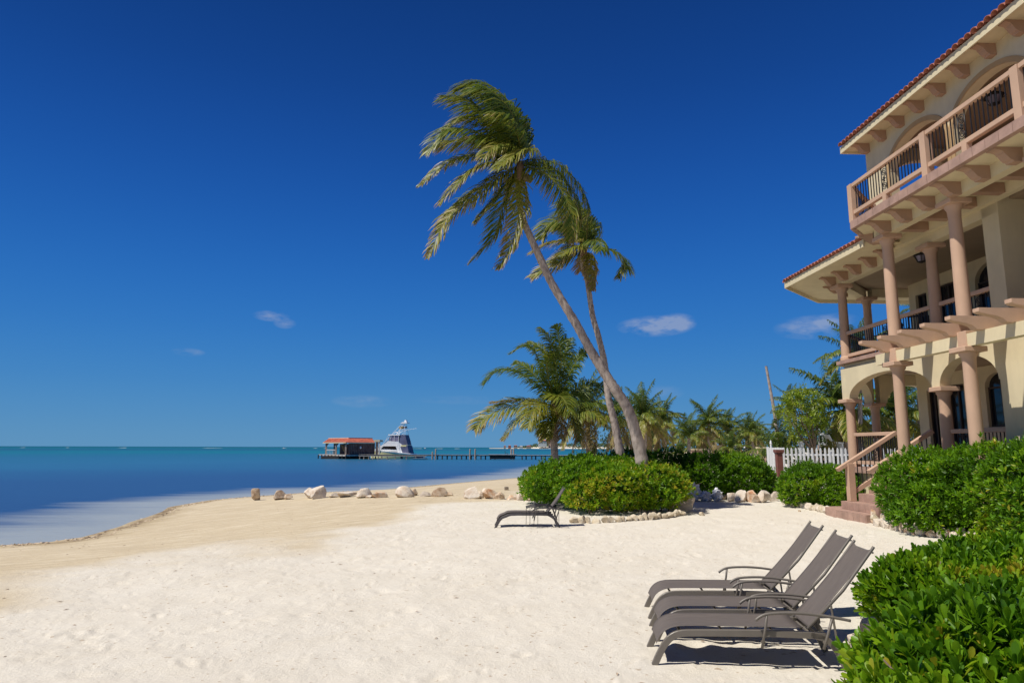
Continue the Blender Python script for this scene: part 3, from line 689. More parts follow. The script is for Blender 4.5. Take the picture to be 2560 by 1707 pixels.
# ---- balcony
S = [(9.42, 6.0), (9.42, 16.62), (10.75, 18.05), (11.3, 18.05), (11.3, 6.0)]
poly_slab('balcony_slab', 'cream_trim', S, 7.60, 7.66)
def edge_tiles(p0, p1, z0, z1, w):
    a = Vector(p0); b = Vector(p1); d = b - a; n = max(1, round(d.length / w)); step = d / n; nd = d.normalized(); nn = Vector((-nd.y, nd.x))
    if nn.x > 0: nn = -nn
    for k in range(n):
        q0 = a + step * (k + .012); q1 = a + step * (k + 1 - .012); off_ = nn * random.uniform(0, .006)
        mb = HB(); mb.add([(q0.x + off_.x, q0.y + off_.y, z0), (q1.x + off_.x, q1.y + off_.y, z0), (q1.x + off_.x, q1.y + off_.y, z1), (q0.x + off_.x, q0.y + off_.y, z1),
                (q0.x - nn.x * .12, q0.y - nn.y * .12, z0), (q1.x - nn.x * .12, q1.y - nn.y * .12, z0), (q1.x - nn.x * .12, q1.y - nn.y * .12, z1), (q0.x - nn.x * .12, q0.y - nn.y * .12, z1)],
               [(0, 1, 2, 3), (7, 6, 5, 4), (0, 4, 5, 1), (3, 2, 6, 7), (0, 3, 7, 4), (1, 5, 6, 2)])
        mb.build('edge_tile', 'paver')
edge_tiles((9.38, 8.4), (9.38, 16.64), 7.585, 7.785, .34)
edge_tiles((9.38, 16.66), (10.78, 18.13), 7.585, 7.785, .34)
poly_slab('balcony_floor', 'paver', [(9.5, 6.0), (9.5, 16.6), (10.8, 17.95), (14.5, 18.9), (14.5, 6.0)], 7.664, 7.76)
HB().box(10.04, 10.28, 6.0, 16.75, 7.341, 7.598).build('balcony_beam', 'cream_trim')
slant_arch('balcony_beam', (10.16, 16.78), (11.28, 17.9), 7.341, 0, 7.597, .22, 'cream_trim')
HB().box(11.0, 11.165, 6.0, 17.9, 7.345, 7.597).build('balcony_beam', 'cream_trim')
for k in range(11): inst('corbel', corb_slab, 10.04, 16.08 - .845 * k, 7.60)
inst('corbel', corb_slab, 10.30, 16.95, 7.60, rz=-R(45))
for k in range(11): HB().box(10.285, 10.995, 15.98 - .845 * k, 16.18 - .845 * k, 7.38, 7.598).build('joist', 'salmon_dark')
# balustrades: posts, rails, iron bars, scrolls
bar_me = {}
def iron_bar(h):
    k = round(h, 2)
    if k not in bar_me: bar_me[k] = MB().box(-.009, .009, -.009, .009, 0, k).mesh('baluster', 'iron')
    return bar_me[k]
def scroll_mesh(h):
    mb = MB()
    def spiral(cz, r0, sgn, turns=2.2, st=0.0):
        pts = []
        for k in range(34):
            t = k / 33; th = st + sgn * t * turns * 2 * math.pi; r = r0 * (1 - .88 * t); pts.append((0, r * math.cos(th), cz + r * math.sin(th)))
        mb.tube(pts, .010, 5)
    spiral(h * .76, h * .17, 1, st=-math.pi / 2); spiral(h * .24, h * .17, 1, st=math.pi / 2)
    mb.tube([(0, -.02, h * .59), (0, .055, h * .52), (0, -.05, h * .47), (0, .02, h * .41)], .013, 5)
    for a in range(6):
        th = a * math.pi / 3; mb.tube([(0, 0, h * .5), (.012, .05 * math.cos(th), h * .5 + .05 * math.sin(th))], .014, 4)
    for s_ in (-1, 1): mb.box(-.009, .009, s_ * .105 - .009, s_ * .105 + .009, 0, h)
    return mb.mesh('scroll', 'iron', True)
scr = {}
def railing(p0, p1, zf, ztop, posts=True, low=.18, mat='salmon', gap=.115, scrolls=(), halfpost=(), post_at=(), ends=(True, True), rw=.11):
    a = Vector(p0); b = Vector(p1); d = b - a; L = d.length; d.normalize(); rz = math.atan2(-d.x, d.y)
    t = HB().bar((a.x, a.y, ztop - .05), (b.x, b.y, ztop - .05), rw, .10).build('railing', mat, bevel=.008)
    zl = zf + low
    HB().bar((a.x, a.y, zl + .05), (b.x, b.y, zl + .05), rw * .95, .10).build('bottom_rail', mat, t, bevel=.006)
    for s_ in post_at:
        q = a + d * s_; HB().box(q.x - .09, q.x + .09, q.y - .09, q.y + .09, zf, ztop - .005).build('post', mat, t, bevel=.008)
    for s_ in halfpost:
        q = a + d * s_; HB().box(q.x - .06, q.x + .06, q.y - .07, q.y + .07, zf, zl + .0).build('post', mat, t)
    h = ztop - .1 - zl - .1; me = iron_bar(h); n = int(L / gap)
    if scrolls:
        k = round(h, 2)
        if k not in scr: scr[k] = scroll_mesh(h)
    for k in range(n + 1):
        s_ = (k + .5) * L / (n + 1)
        if any(abs(s_ - p) < .13 for p in post_at) or any(abs(s_ - p) < .17 for p in scrolls): continue
        q = a + d * s_; inst('baluster', me, q.x, q.y, zl + .1, t, rz)
    for p in scrolls:
        q = a + d * p; inst('scroll', scr[round(h, 2)], q.x, q.y, zl + .1, t, rz)
    return t
railing((9.5, 16.66), (9.5, 8.0), 7.785, 8.80, post_at=(0, 3.0, 5.62, 8.3), halfpost=(1.45, 4.2, 6.9), scrolls=(1.42, 4.12, 6.9))
railing((9.52, 16.70), (10.85, 18.1), 7.785, 8.80, post_at=(1.9,), scrolls=(.95,))
railing((10.92, 18.15), (11.2, 18.7), 7.785, 8.80)
railing((11.3, 20.69), (11.3, 16.62), 4.70, 5.60, low=.10, scrolls=(2.0,))
railing((11.3, 16.26), (11.3, 14.43), 4.70, 5.60, low=.10, scrolls=(1.3,))
railing((11.38, 20.98), (12.98, 22.5), 4.70, 5.60, low=.10, scrolls=(1.1,))
railing((13.3, 22.6), (15.2, 22.6), 4.70, 5.60, low=.10)
railing((11.3, 20.67), (11.3, 18.48), 1.45, 2.46, low=.08, scrolls=(1.1,))
railing((11.3, 16.26), (11.3, 14.43), 1.45, 2.46, low=.08, scrolls=(.9,))
railing((11.4, 20.98), (12.98, 22.5), 1.45, 2.46, low=.08)
# ---- second floor loggia
ar = [(c_, 1.19, 7.77, 9.68, .75) for c_ in (16.65, 14.0, 11.35, 8.70)]
wall_u('loggia_wall', 'cream', 11.3, 11.55, 6.0, 18.95, 7.762, 10.93, ar)
for c, hw, zb, zs, rise in ar:
    arch_band('arch_band', 'band', 11.275, .022, c, hw, zs, rise, .125)
    for s_ in (-1, 1): HB().box(11.275, 11.297, c + s_ * (hw + .0625) - .0625, c + s_ * (hw + .0625) + .0625, 7.765, zs).build('arch_band', 'band')
# end wall with its own opening, so the sky shows through
def wall_v(name, mat, u0, u1, v0, v1, z0, z1, opens):
    o = wall_u(name, mat, u0, u1, v0, v1, z0, z1, opens)
    me = o.data
    for vtx in me.vertices:                     # swap the two horizontal axes
        a = vtx.co.x + H0[0]; b = vtx.co.y + H0[1]; vtx.co.x = b - H0[0]; vtx.co.y = a - H0[1]
    me.flip_normals(); return o
wall_v('loggia_wall', 'cream', 18.70, 18.95, 11.551, 14.9, 7.762, 10.93, [(12.95, 1.25, 8.0, 9.45, 1.0)])
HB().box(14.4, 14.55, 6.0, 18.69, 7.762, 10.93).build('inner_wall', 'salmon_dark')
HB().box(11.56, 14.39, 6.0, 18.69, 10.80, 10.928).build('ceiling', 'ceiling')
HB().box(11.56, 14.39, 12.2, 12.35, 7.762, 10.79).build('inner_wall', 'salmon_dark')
for u in (18.62,): HB().box(11.62, 11.80, u - .10, u + .10, 7.762, 10.79).build('pillar', 'salmon')
# main roof: soffit, fascia, tiles
HB().box(10.78, 16.0, 5.0, 19.28, 10.931, 10.965).build('soffit', 'cream_trim')
HB().box(10.74, 10.78, 5.0, 19.32, 10.86, 11.06).build('fascia', 'cream_trim')
HB().box(10.781, 16.0, 19.28, 19.32, 10.86, 11.06).build('fascia', 'cream_trim')
mb = HB(); mb.add([(10.8, 5, 11.07), (10.8, 19.30, 11.07), (14.6, 15.5, 12.6), (14.6, 5, 12.6), (16.0, 19.3, 11.07), (16.0, 15.5, 12.6)], [(0, 1, 2, 3), (1, 4, 5, 2)])
mb.build('roof', 'terracotta')
tiles_along((10.74, 8.2), (10.74, 19.32), (1, 0), R(20), 2, 11.07)
tiles_along((10.85, 19.32), (14.2, 19.32), (0, -1), R(20), 1, 11.07)
for k in range(14): inst('corbel', corb_roof, 11.298, 18.78 - .845 * k, 10.93)
# ---- porch steps with stone treads and sloping rails
def step_pts(v, flare):
    return [(v, 16.75), (v, 18.35 + flare * .35), (v + .06, 18.5 + flare * .55), (v + .2, 18.62 + flare * .75), (v + .45, 18.66 + flare * .85), (11.12, 18.66 + flare * .85), (11.12, 16.75)]
zz = [0.0, .40, .61]
poly_slab('step', 'paver', step_pts(9.28, .75), .05, .395)
poly_slab('step', 'paver', [(9.62, 16.78), (9.62, 18.56), (11.12, 18.56), (11.12, 16.78)], .396, .60)
for k in range(4):
    poly_slab('step', 'paver', [(9.96 + .29 * k, 16.98), (9.96 + .29 * k, 18.28), (11.119, 18.28), (11.119, 16.98)], .601 + .2125 * k - (.0005 * k), .601 + .2125 * (k + 1) - .001)
# tile joints on the two lowest risers
for k in range(6): HB().box(9.612, 9.62, 16.8 + k * .29, 17.08 + k * .29, .402, .592).build('riser_tile', 'paver')
for k in range(6): HB().box(9.272, 9.28, 16.78 + k * .28, 17.05 + k * .28, .12, .388).build('riser_tile', 'paver')
for u, full in ((18.42, True), (16.88, True)):
    r_ = HB().bar((9.50, u, 1.42), (11.2, u, 2.43), .13, .10).build('stair_rail', 'salmon', bevel=.008)
    HB().box(9.76, 9.94, u - .09, u + .09, .601, 1.60).build('post', 'salmon', r_, bevel=.008)
    HB().bar((9.94, u, .86), (11.15, u, 1.58), .11, .11).build('bottom_rail', 'salmon', r_)
    for k in range(9):
        v = 10.06 + .122 * k; z0_ = .86 + (v - 9.94) * .595 + .06; z1_ = 1.42 + (v - 9.5) * .594 - .05
        inst('baluster', iron_bar(z1_ - z0_), v, u, z0_, r_)

# lanterns hanging from the ceilings, each a thing
def lantern(P, label, s_=1.0, arms=False):
    t = thing('lantern', label, 'lamp', P)
    MB().tube([(0, 0, .14 * s_), (0, 0, 0)], .012 * s_, 6).build('stem', 'iron', t)
    f = MB(); f.lathe([(.03 * s_, .03 * s_), (.15 * s_, 0), (.16 * s_, -.03 * s_), (.14 * s_, -.035 * s_)], (0, 0), 8); 
    for k in range(6):
        th = k * math.pi / 3; f.tube([(.14 * s_ * math.cos(th), .14 * s_ * math.sin(th), -.03 * s_), (.08 * s_ * math.cos(th), .08 * s_ * math.sin(th), -.17 * s_)], .009 * s_, 4)
    if arms:
        for k in range(3):
            th = k * 2 * math.pi / 3; f.tube([(0, 0, 0), (.22 * math.cos(th), .22 * math.sin(th), -.06), (.32 * math.cos(th), .32 * math.sin(th), .02)], .014, 5)
    f.lathe([(.02 * s_, -.20 * s_), (.085 * s_, -.175 * s_), (.085 * s_, -.165 * s_)], (0, 0), 8)
    f.build('cage', 'iron', t)
    MB().lathe([(.12 * s_, -.04 * s_), (.075 * s_, -.165 * s_)], (0, 0), 8).build('glass', 'clear_curtain', t)
    return t
P = atz(2302, 634, 7.30); lantern((P.x, P.y, 7.28), 'small black lantern under the ceiling of the first floor porch', 1.25)
P = onv(2484, 238, 12.3); Q_ = BU * P[0] + BV * 12.3; lantern((Q_.x, Q_.y, P[1]), 'black ceiling lantern with curled arms behind the top balcony rail', 1.4, True)
# things on the balconies
def wv(v, u, z): p = BU * u + BV * v; return (p.x, p.y, z)
t = thing('potted_plant', 'potted shrub in a dark pot at the far end of the top balcony', 'plant', wv(9.95, 16.55, 7.762))
MB().lathe([(.12, 0), (.17, .22), (.19, .28), (.16, .28)], (0, 0), 14).build('pot', 'dark_wood', t)
def wicker_chair(P, rz, label):
    t = thing('porch_chair', label, 'chair', P, rz, 'dark chairs on the first floor porch')
    MB().box(-.26, .26, -.25, .25, .38, .46).build('seat', 'dark_wood', t)
    b = MB(); b.bar((-.24, .24, .46), (-.24, .32, .98), .05, .05); b.bar((.24, .24, .46), (.24, .32, .98), .05, .05); b.bar((-.24, .32, .98), (.24, .32, .98), .05, .05)
    for k in range(5): b.bar((-.16 + .08 * k, .245, .46), (-.16 + .08 * k, .315, .96), .02, .03)
    b.build('backrest', 'dark_wood', t)
    for sx in (-1, 1):
        for sy in (-1, 1): MB().box(sx * .23 - .02, sx * .23 + .02, sy * .22 - .02, sy * .22 + .02, 0, .38).build('leg', 'dark_wood', t)
        MB().bar((sx * .25, -.24, .66), (sx * .25, .26, .68), .05, .035).build('armrest', 'dark_wood', t)
    return t
wicker_chair(wv(12.1, 19.9, 4.702), R(200), 'dark porch chair nearest the corner column of the first floor')
wicker_chair(wv(12.3, 18.7, 4.702), R(150), 'dark porch chair behind the balusters beside the tall column')
mb = MB(); t = thing('porch_table', 'dark table between the chairs on the first floor porch', 'table', wv(12.15, 19.3, 4.702))
MB().lathe([(.36, .68), (.36, .72)], (0, 0), 20).build('table_top', 'dark_wood', t); MB().lathe([(.22, 0), (.05, .05), (.04, .68)], (0, 0), 12).build('pedestal', 'dark_wood', t)

# ------------------------------------------------------------------ leafy shrubs
def leaf_template(lod):
    if lod == 2:      # folded, curled blade, broadest near the tip
        V = np.array([(0, 0, 0), (.30, .06, .03), (.30, 0, .0), (.30, -.06, .03), (.68, .165, .075), (.68, 0, .025), (.68, -.165, .075), (.92, .12, .06), (.95, 0, .02), (.92, -.12, .06), (1.0, 0, .03)])
        T = np.array([(0, 2, 1), (0, 3, 2), (1, 2, 5), (1, 5, 4), (2, 3, 6), (2, 6, 5), (4, 5, 8), (4, 8, 7), (5, 6, 9), (5, 9, 8), (7, 8, 10), (8, 9, 10)])
    elif lod == 1:
        V = np.array([(0, 0, 0), (.62, .165, .06), (.62, 0, 0), (.62, -.165, .06), (1.0, 0, -.02)])
        T = np.array([(0, 2, 1), (0, 3, 2), (1, 2, 4), (2, 3, 4)])
    else:
        V = np.array([(0, 0, 0), (.6, .22, .03), (.6, -.22, .03), (1, 0, 0)]); T = np.array([(0, 2, 1), (1, 2, 3)])
    return V, T
def bases(X, Zup):
    X = X / np.linalg.norm(X, axis=1, keepdims=True); Y = np.cross(Zup, X); Y /= np.linalg.norm(Y, axis=1, keepdims=True) + 1e-9; Z = np.cross(X, Y)
    return np.stack([X, Y, Z], 2)         # columns
def rosettes(C, AX, k, L, g, spread=(12, 66), tint=None, tvar=.12):
    """returns origins, rotation matrices, lengths, tint of every leaf"""
    n = len(C); AX = AX / np.linalg.norm(AX, axis=1, keepdims=True)
    ref = np.where(np.abs(AX[:, 2:3]) < .9, np.array([[0, 0, 1.]]), np.array([[1., 0, 0]])); P = np.cross(AX, ref); P /= np.linalg.norm(P, axis=1, keepdims=True); Qv = np.cross(AX, P)
    O = []; M = []; LL = []; TT = []
    ph0 = g.uniform(0, 6.28, n)
    for j in range(k):
        ph = ph0 + j * 2.39996 + g.uniform(-.2, .2, n); el = np.radians(spread[0] + (spread[1] - spread[0]) * (j / max(1, k - 1)) + g.uniform(-10, 10, n))
        rd = P * np.cos(ph)[:, None] + Qv * np.sin(ph)[:, None]
        X = AX * np.cos(el)[:, None] + rd * np.sin(el)[:, None]; Zu = AX * np.sin(el)[:, None] - rd * np.cos(el)[:, None] + g.normal(0, .18, (n, 3))
        l = L * g.uniform(.65, 1.15, n)
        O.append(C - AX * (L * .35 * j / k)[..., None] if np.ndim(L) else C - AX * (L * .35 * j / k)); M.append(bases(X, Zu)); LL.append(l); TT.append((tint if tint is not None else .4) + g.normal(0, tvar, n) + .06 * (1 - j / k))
    return np.concatenate(O), np.concatenate(M), np.concatenate(LL), np.clip(np.concatenate(TT), 0, 1)
def leaves_mesh(name, O, M, L, T, lod, mat):
    V, F = leaf_template(lod); n = len(O)
    W = np.einsum('nij,vj->nvi', M, V) * L[:, None, None] + O[:, None, :]
    FF = (F[None] + (np.arange(n) * len(V))[:, None, None]).reshape(-1, 3)
    return tri_mesh(name, W.reshape(-1, 3), FF, mat, tint=np.repeat(T, len(V)))
_lt = {}
def lt_single(lod):
    if lod not in _lt:
        V, F = leaf_template(lod); _lt[lod] = tri_mesh('leaf', V, F, 'leaf_single')
    return _lt[lod]
def blob_points(blobs, n, g, shrink=1.0, zmin=.12, lump=.16):
    area = np.array([(b[3] * b[4] + b[3] * b[5] + b[4] * b[5]) for b in blobs]); cnt = g.choice(len(blobs), n, p=area / area.sum())
    d = g.normal(size=(n, 3)); d /= np.linalg.norm(d, axis=1, keepdims=True); B = np.array(blobs)[cnt]
    lm = 1 + lump * (fbm(d[:, 0] * 2.6 + cnt * 3.1 + 20, d[:, 1] * 2.6 + d[:, 2] * 2.1 + 20, 3) - .47) * 2
    hf = fbm(d[:, 0] * 7 + cnt * 5.3 + 60, d[:, 1] * 7 + d[:, 2] * 6.1 + 60, 2)
    lm = lm * (1 + .16 * (hf - .4) * 2) * (1 + (.02 + .05 * (shrink > .95)) * np.abs(g.normal(size=n)))
    P = B[:, :3] + d * B[:, 3:6] * (shrink * lm)[:, None]
    nrm = d / B[:, 3:6]; nrm /= np.linalg.norm(nrm, axis=1, keepdims=True)
    keep = P[:, 2] > zmin
    for i, b in enumerate(blobs):
        q = (((P - np.array(b[:3])) / np.array(b[3:6])) ** 2).sum(1); keep &= ~((q < .80 * shrink ** 2) & (cnt != i))
    return P[keep], nrm[keep], cnt[keep]
def bush(name, label, cat, base, blobs, L, n, lod, seed, tints, k=8, singles=0, group=None, zmin=.1, mat='leaf', lump=.24, stems=9, yellow=.0, flatn=.75):
    g = np.random.default_rng(seed); gzv = gz(base[0], base[1]) - .02
    t = thing(name, label, cat, (base[0], base[1], gzv), 0, group)
    bl = [(b[0] - base[0], b[1] - base[1], b[2] - gzv, b[3], b[4], b[5]) for b in blobs]
    P, Nn, c = blob_points(bl, n, g, 1.0, zmin, lump)
    tn = np.array(tints)[c] + (fbm(P[:, 0] * 1.5 + 40, P[:, 1] * 1.5 + P[:, 2] * 1.5 + 40, 3) - .47) * .9 + np.where(g.random(len(P)) < yellow, .35, 0)
    ax = Nn + np.array([0, 0, flatn]) + g.normal(0, .28, Nn.shape)
    O, M, LL, TT = rosettes(P, ax, k, L, g, tint=tn)
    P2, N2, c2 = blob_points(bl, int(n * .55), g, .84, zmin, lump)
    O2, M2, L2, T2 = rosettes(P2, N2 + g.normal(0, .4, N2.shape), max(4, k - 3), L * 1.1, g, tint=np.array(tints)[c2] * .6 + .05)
    sel = np.zeros(len(O), bool)
    if singles:
        Wd = O + np.array([base[0], base[1], gzv]) - np.array([0, 0, CH]); zc = Wd @ np.array(_F); px = 1280 + 1707 * (Wd @ np.array(_RT)) / zc; py = 853.5 - 1707 * (Wd @ np.array(_UP)) / zc
        dd = np.linalg.norm(Wd, axis=1); vis = (px > 0) & (px < 2560) & (py > 0) & (py < 1707) & (zc > 0)
        nn = np.tile(ax / np.linalg.norm(ax, axis=1, keepdims=True), (k, 1)); face = -(nn * Wd).sum(1) / dd
        score = dd - 1.2 * face + np.where(vis & (face > .1), 0, 1e3); sel[np.argsort(score)[:singles]] = True
    Oa = np.concatenate([O[~sel], O2]); Ma = np.concatenate([M[~sel], M2]); La = np.concatenate([LL[~sel], L2]); Ta = np.concatenate([TT[~sel], T2])
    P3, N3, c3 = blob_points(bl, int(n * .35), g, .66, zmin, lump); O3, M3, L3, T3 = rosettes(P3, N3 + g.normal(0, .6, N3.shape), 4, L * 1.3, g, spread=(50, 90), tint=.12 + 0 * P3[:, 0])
    Oa = np.concatenate([Oa, O3]); Ma = np.concatenate([Ma, M3]); La = np.concatenate([La, L3]); Ta = np.concatenate([Ta, T3])
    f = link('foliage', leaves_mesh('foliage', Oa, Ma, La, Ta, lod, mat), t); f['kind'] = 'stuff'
    me = lt_single(lod)
    for i in np.nonzero(sel)[0]:
        o = link('leaf', me, t); m3 = Matrix([[float(v) * LL[i] for v in r] for r in M[i]]); o.matrix_local = Matrix.Translation(Vector(O[i].tolist())) @ m3.to_4x4()
    mb = MB()
    for b in bl:
        for j in range(max(2, stems // len(bl))):
            a = g.uniform(0, 6.28); e = Vector((b[0] + .55 * b[3] * math.cos(a), b[1] + .55 * b[4] * math.sin(a), max(.3, b[2] + b[5] * .3)))
            s0 = Vector((b[0] * .85 + g.normal(0, .15), b[1] * .85 + g.normal(0, .15), -.05)); m_ = (s0 + e) / 2 + Vector((g.normal(0, .08), g.normal(0, .08), .05))
            mb.tube([s0, m_, e], [.028, .02, .008], 5)
            for q in range(2):
                e2 = m_ + Vector((g.normal(0, .35), g.normal(0, .35), g.uniform(.15, .45))); mb.tube([m_, e2], [.014, .005], 4)
    o = mb.build('branches', 'branch', t, smooth=True); o['kind'] = 'stuff'
    return t
def G(px, py, z=SAND): p = atz(px, py, z); return (p.x, p.y)

# centre bush at the foot of the leaning palm
bush('leafy_shrub', 'large bright green shrub with yellowing leaves around the foot of the tall leaning palm', 'shrub', (3.3, 19.6),
     [(1.40, 21.7, .92, .95, 1.0, .62), (2.25, 20.4, .98, 1.05, 1.0, .66), (3.05, 19.6, .88, 1.05, 1.0, .66), (3.95, 19.7, .92, .95, .95, .60), (2.6, 21.0, 1.08, 1.2, 1.0, .68), (3.5, 20.7, 1.05, 1.1, 1.0, .60), (2.15, 19.5, .64, .62, .60, .46), (4.55, 20.1, 1.02, .52, .6, .42), (1.0, 22.8, .80, .70, .8, .50)],
     .115, 6800, 1, 11, [.52, .58, .72, .68, .54, .54, .76, .60, .50], k=8, yellow=.06, zmin=.16, stems=26)
bush('hedge', 'dark green clipped hedge running behind the row of white boulders', 'hedge', (6.5, 26.0),
     [(4.3, 26.4, .98, 1.3, 1.0, .82), (5.9, 26.2, 1.0, 1.3, 1.0, .84), (7.3, 25.5, .98, 1.15, 1.0, .84), (8.3, 25.4, .94, 1.0, 1.0, .78), (2.6, 27.2, .95, 1.3, .9, .70), (9.0, 25.6, .80, .65, .8, .60)],
     .12, 8200, 1, 12, [.26, .28, .40, .46, .22, .42], k=7)
bush('leafy_shrub', 'rounded green shrub in front of the white picket fence, beside the stair post', 'shrub', (9.6, 21.7),
     [(9.18, 21.8, .78, .74, .9, .66), (9.85, 21.4, .76, .80, .9, .64), (9.7, 22.3, .80, .85, .9, .66)],
     .10, 3400, 1, 13, [.46, .48, .42], k=7, yellow=.02)
bush('leafy_shrub', 'tall dense green shrub beside the house steps, behind the low coral stone border', 'shrub', (9.6, 13.6),
     [(9.10, 15.4, 1.08, .85, 1.0, .80), (9.5, 14.0, 1.12, .95, 1.2, .88), (9.7, 12.4, 1.10, 1.05, 1.2, 1.02), (9.85, 10.8, 1.10, 1.1, 1.2, .95), (10.0, 9.2, 1.05, 1.1, 1.2, .95), (8.8, 14.7, .72, .62, .8, .50), (10.3, 13.2, 1.25, .8, 1.0, .82), (9.4, 12.0, .80, .7, .9, .5)],
     .125, 8200, 1, 14, [.50, .48, .44, .40, .40, .50, .44, .46], k=8, singles=300, yellow=.025)
bush('leafy_shrub', 'yellow and green glossy shrub just beyond the backrests of the three loungers', 'shrub', (5.8, 7.7),
     [(4.95, 8.1, .40, .60, .65, .36), (5.75, 8.3, .46, .85, .80, .42), (6.7, 7.9, .46, .95, .9, .42), (4.33, 7.5, .40, .52, .55, .38), (5.5, 6.9, .42, .95, .9, .38), (6.6, 6.7, .42, .9, .9, .40)],
     .125, 5600, 2, 15, [.46, .50, .74, .46, .66, .70], k=9, singles=300, yellow=.10, zmin=.06)
bush('leafy_shrub', 'big glossy green leafed shrub closest to the camera, hiding the rear legs of a lounger', 'shrub', (3.6, 4.6),
     [(2.95, 4.6, .48, .65, .65, .46), (3.9, 4.9, .52, .85, .85, .48), (4.9, 5.4, .54, .9, .9, .48), (2.42, 4.15, .30, .50, .50, .36), (2.75, 3.8, .34, .70, .65, .42), (3.6, 3.7, .40, .85, .8, .46), (5.6, 6.3, .50, .7, .7, .42)],
     .125, 5600, 2, 16, [.46, .44, .46, .46, .42, .44, .48], k=10, singles=300, yellow=.015, zmin=.04)

# ------------------------------------------------------------------ palms
def bez(pts, n):
    P = [Vector(p) for p in pts]; out = []
    m = len(P)
    for i in range(n):
        t = i / (n - 1) * (m - 1); k = min(int(t), m - 2); f = t - k
        p0 = P[max(k - 1, 0)]; p1 = P[k]; p2 = P[k + 1]; p3 = P[min(k + 2, m - 1)]
        out.append(0.5 * ((2 * p1) + (p2 - p0) * f + (2 * p0 - 5 * p1 + 4 * p2 - p3) * f * f + (3 * p1 - p0 - 3 * p2 + p3) * f ** 3))
    return out
def frond_mesh(pts, g, n=46, llen=.75, wind=(-.45, 0, -.15), width=.035, tint=.3, brown=.25, up=(0, 0, 1), droop=.55, shape=None):
    up = np.array(up, float) / np.linalg.norm(up)
    C = np.array([list(p) for p in bez(pts, n)]); Tn = np.gradient(C, axis=0); Tn /= np.linalg.norm(Tn, axis=1, keepdims=True)
    U = np.tile(np.array(up, float), (n, 1)); S = np.cross(Tn, U); bad = np.linalg.norm(S, axis=1) < .15; S[bad] = np.array([0, 1.0, 0]); S /= np.linalg.norm(S, axis=1, keepdims=True); Nn = np.cross(S, Tn)
    V = []; F = []; TT = []; W = np.array(wind)
    for i in range(n):                                    # rachis: a tapering three-sided stem
        r = .030 * (1 - i / n) + .004
        for a in (-1, 1, 0):
            V.append(C[i] + S[i] * r * a * .8 + Nn[i] * (r * .5 if a == 0 else -r * .4)); TT.append(.62 + .1 * i / n)
    for i in range(n - 1):
        for a in range(3):
            b = (a + 1) % 3; F += [(3 * i + a, 3 * i + b, 3 * i + 3 + b), (3 * i + a, 3 * i + 3 + b, 3 * i + 3 + a)]
    per = 2
    for i in range(3, n):
        t = i / (n - 1); prof = math.sin(math.pi * min(1, (t * .92 + .08)) ** .8) ** .6 if shape is None else shape(t)
        for s_ in (-1, 1):
            for q in range(per):
                f = (q + g.uniform(-.2, .2)) / per; j = min(i + 1, n - 1); o = C[i] * (1 - f) + C[j] * f
                L = llen * (.25 + .85 * prof) * g.uniform(.78, 1.1)
                if t > .93: L *= .6
                if g.random() < .06: L *= .45
                d = S[i] * s_ * (1.0 - .35 * t) + Tn[i] * (.55 + .35 * t) + Nn[i] * .22 + g.normal(0, .13, 3); d /= np.linalg.norm(d)
                gr = np.array([0, 0, -droop]) + W
                p0 = o; d1 = d + gr * .25; d1 /= np.linalg.norm(d1); p1 = p0 + d1 * L * .42
                d2 = d + gr * 1.0 + g.normal(0, .06, 3); d2 /= np.linalg.norm(d2); p2 = p1 + d2 * L * .34
                d3 = d + gr * 1.9 + g.normal(0, .1, 3); d3 /= np.linalg.norm(d3); p3 = p2 + d3 * L * .24
                w = np.cross(d1, Nn[i]); w = Tn[i] if np.linalg.norm(w) < .1 else w / np.linalg.norm(w); w = w * width * .5 + Nn[i] * g.normal(0, .3) * width * .5
                k = len(V); V += [p0 - w * .5, p0 + w * .5, p1 - w, p1 + w, p2 - w * .8, p2 + w * .8, p3]
                bt = tint + g.normal(0, .07) + (.25 * t if g.random() < .5 else 0) * (1 if brown > .1 else 0); tip = bt + brown * (g.random() * .9 + .4 * t)
                TT += [bt, bt, bt, bt, bt + (tip - bt) * .45, bt + (tip - bt) * .45, tip]
                F += [(k, k + 1, k + 3), (k, k + 3, k + 2), (k + 2, k + 3, k + 5), (k + 2, k + 5, k + 4), (k + 4, k + 5, k + 6)]
    return tri_mesh('frond', np.array(V), np.array(F), 'frond', tint=np.clip(np.array(TT), 0, 1))
def trunk_mesh(pts, r0, r1, rings=60, n=14, flare=1.35, seed=0):
    g = np.random.default_rng(seed); C = bez(pts, rings * 2); m = len(C); V = []; F = []; T = []
    prev = None
    for i, p in enumerate(C):
        d = (C[min(i + 1, m - 1)] - C[max(i - 1, 0)]).normalized(); a = d.cross(Vector((0, 1, 0))) if prev is None else prev - d * prev.dot(d); a.normalize(); prev = a; b = d.cross(a)
        t = i / (m - 1); r = r0 + (r1 - r0) * t ** .8; r *= 1 + (flare - 1) * math.exp(-t * 14); r *= (1.0 + .035 * (1 if i % 2 else -1)) * (1 + .02 * g.normal())
        for k in range(n):
            th = 2 * math.pi * k / n; V.append(p + (a * math.cos(th) + b * math.sin(th)) * r * (1 + .02 * g.normal())); T.append(.5 + (.22 if (i + int(2 * g.random())) % 3 else -.25) + .25 * g.normal())
    for i in range(m - 1):
        for k in range(n):
            q = i * n + k; w = i * n + (k + 1) % n; F += [(q, w, w + n), (q, w + n, q + n)]
    return tri_mesh('trunk', np.array([list(v) for v in V]), np.array(F), 'palm_bark', tint=np.clip(T, 0, 1), smooth=True)
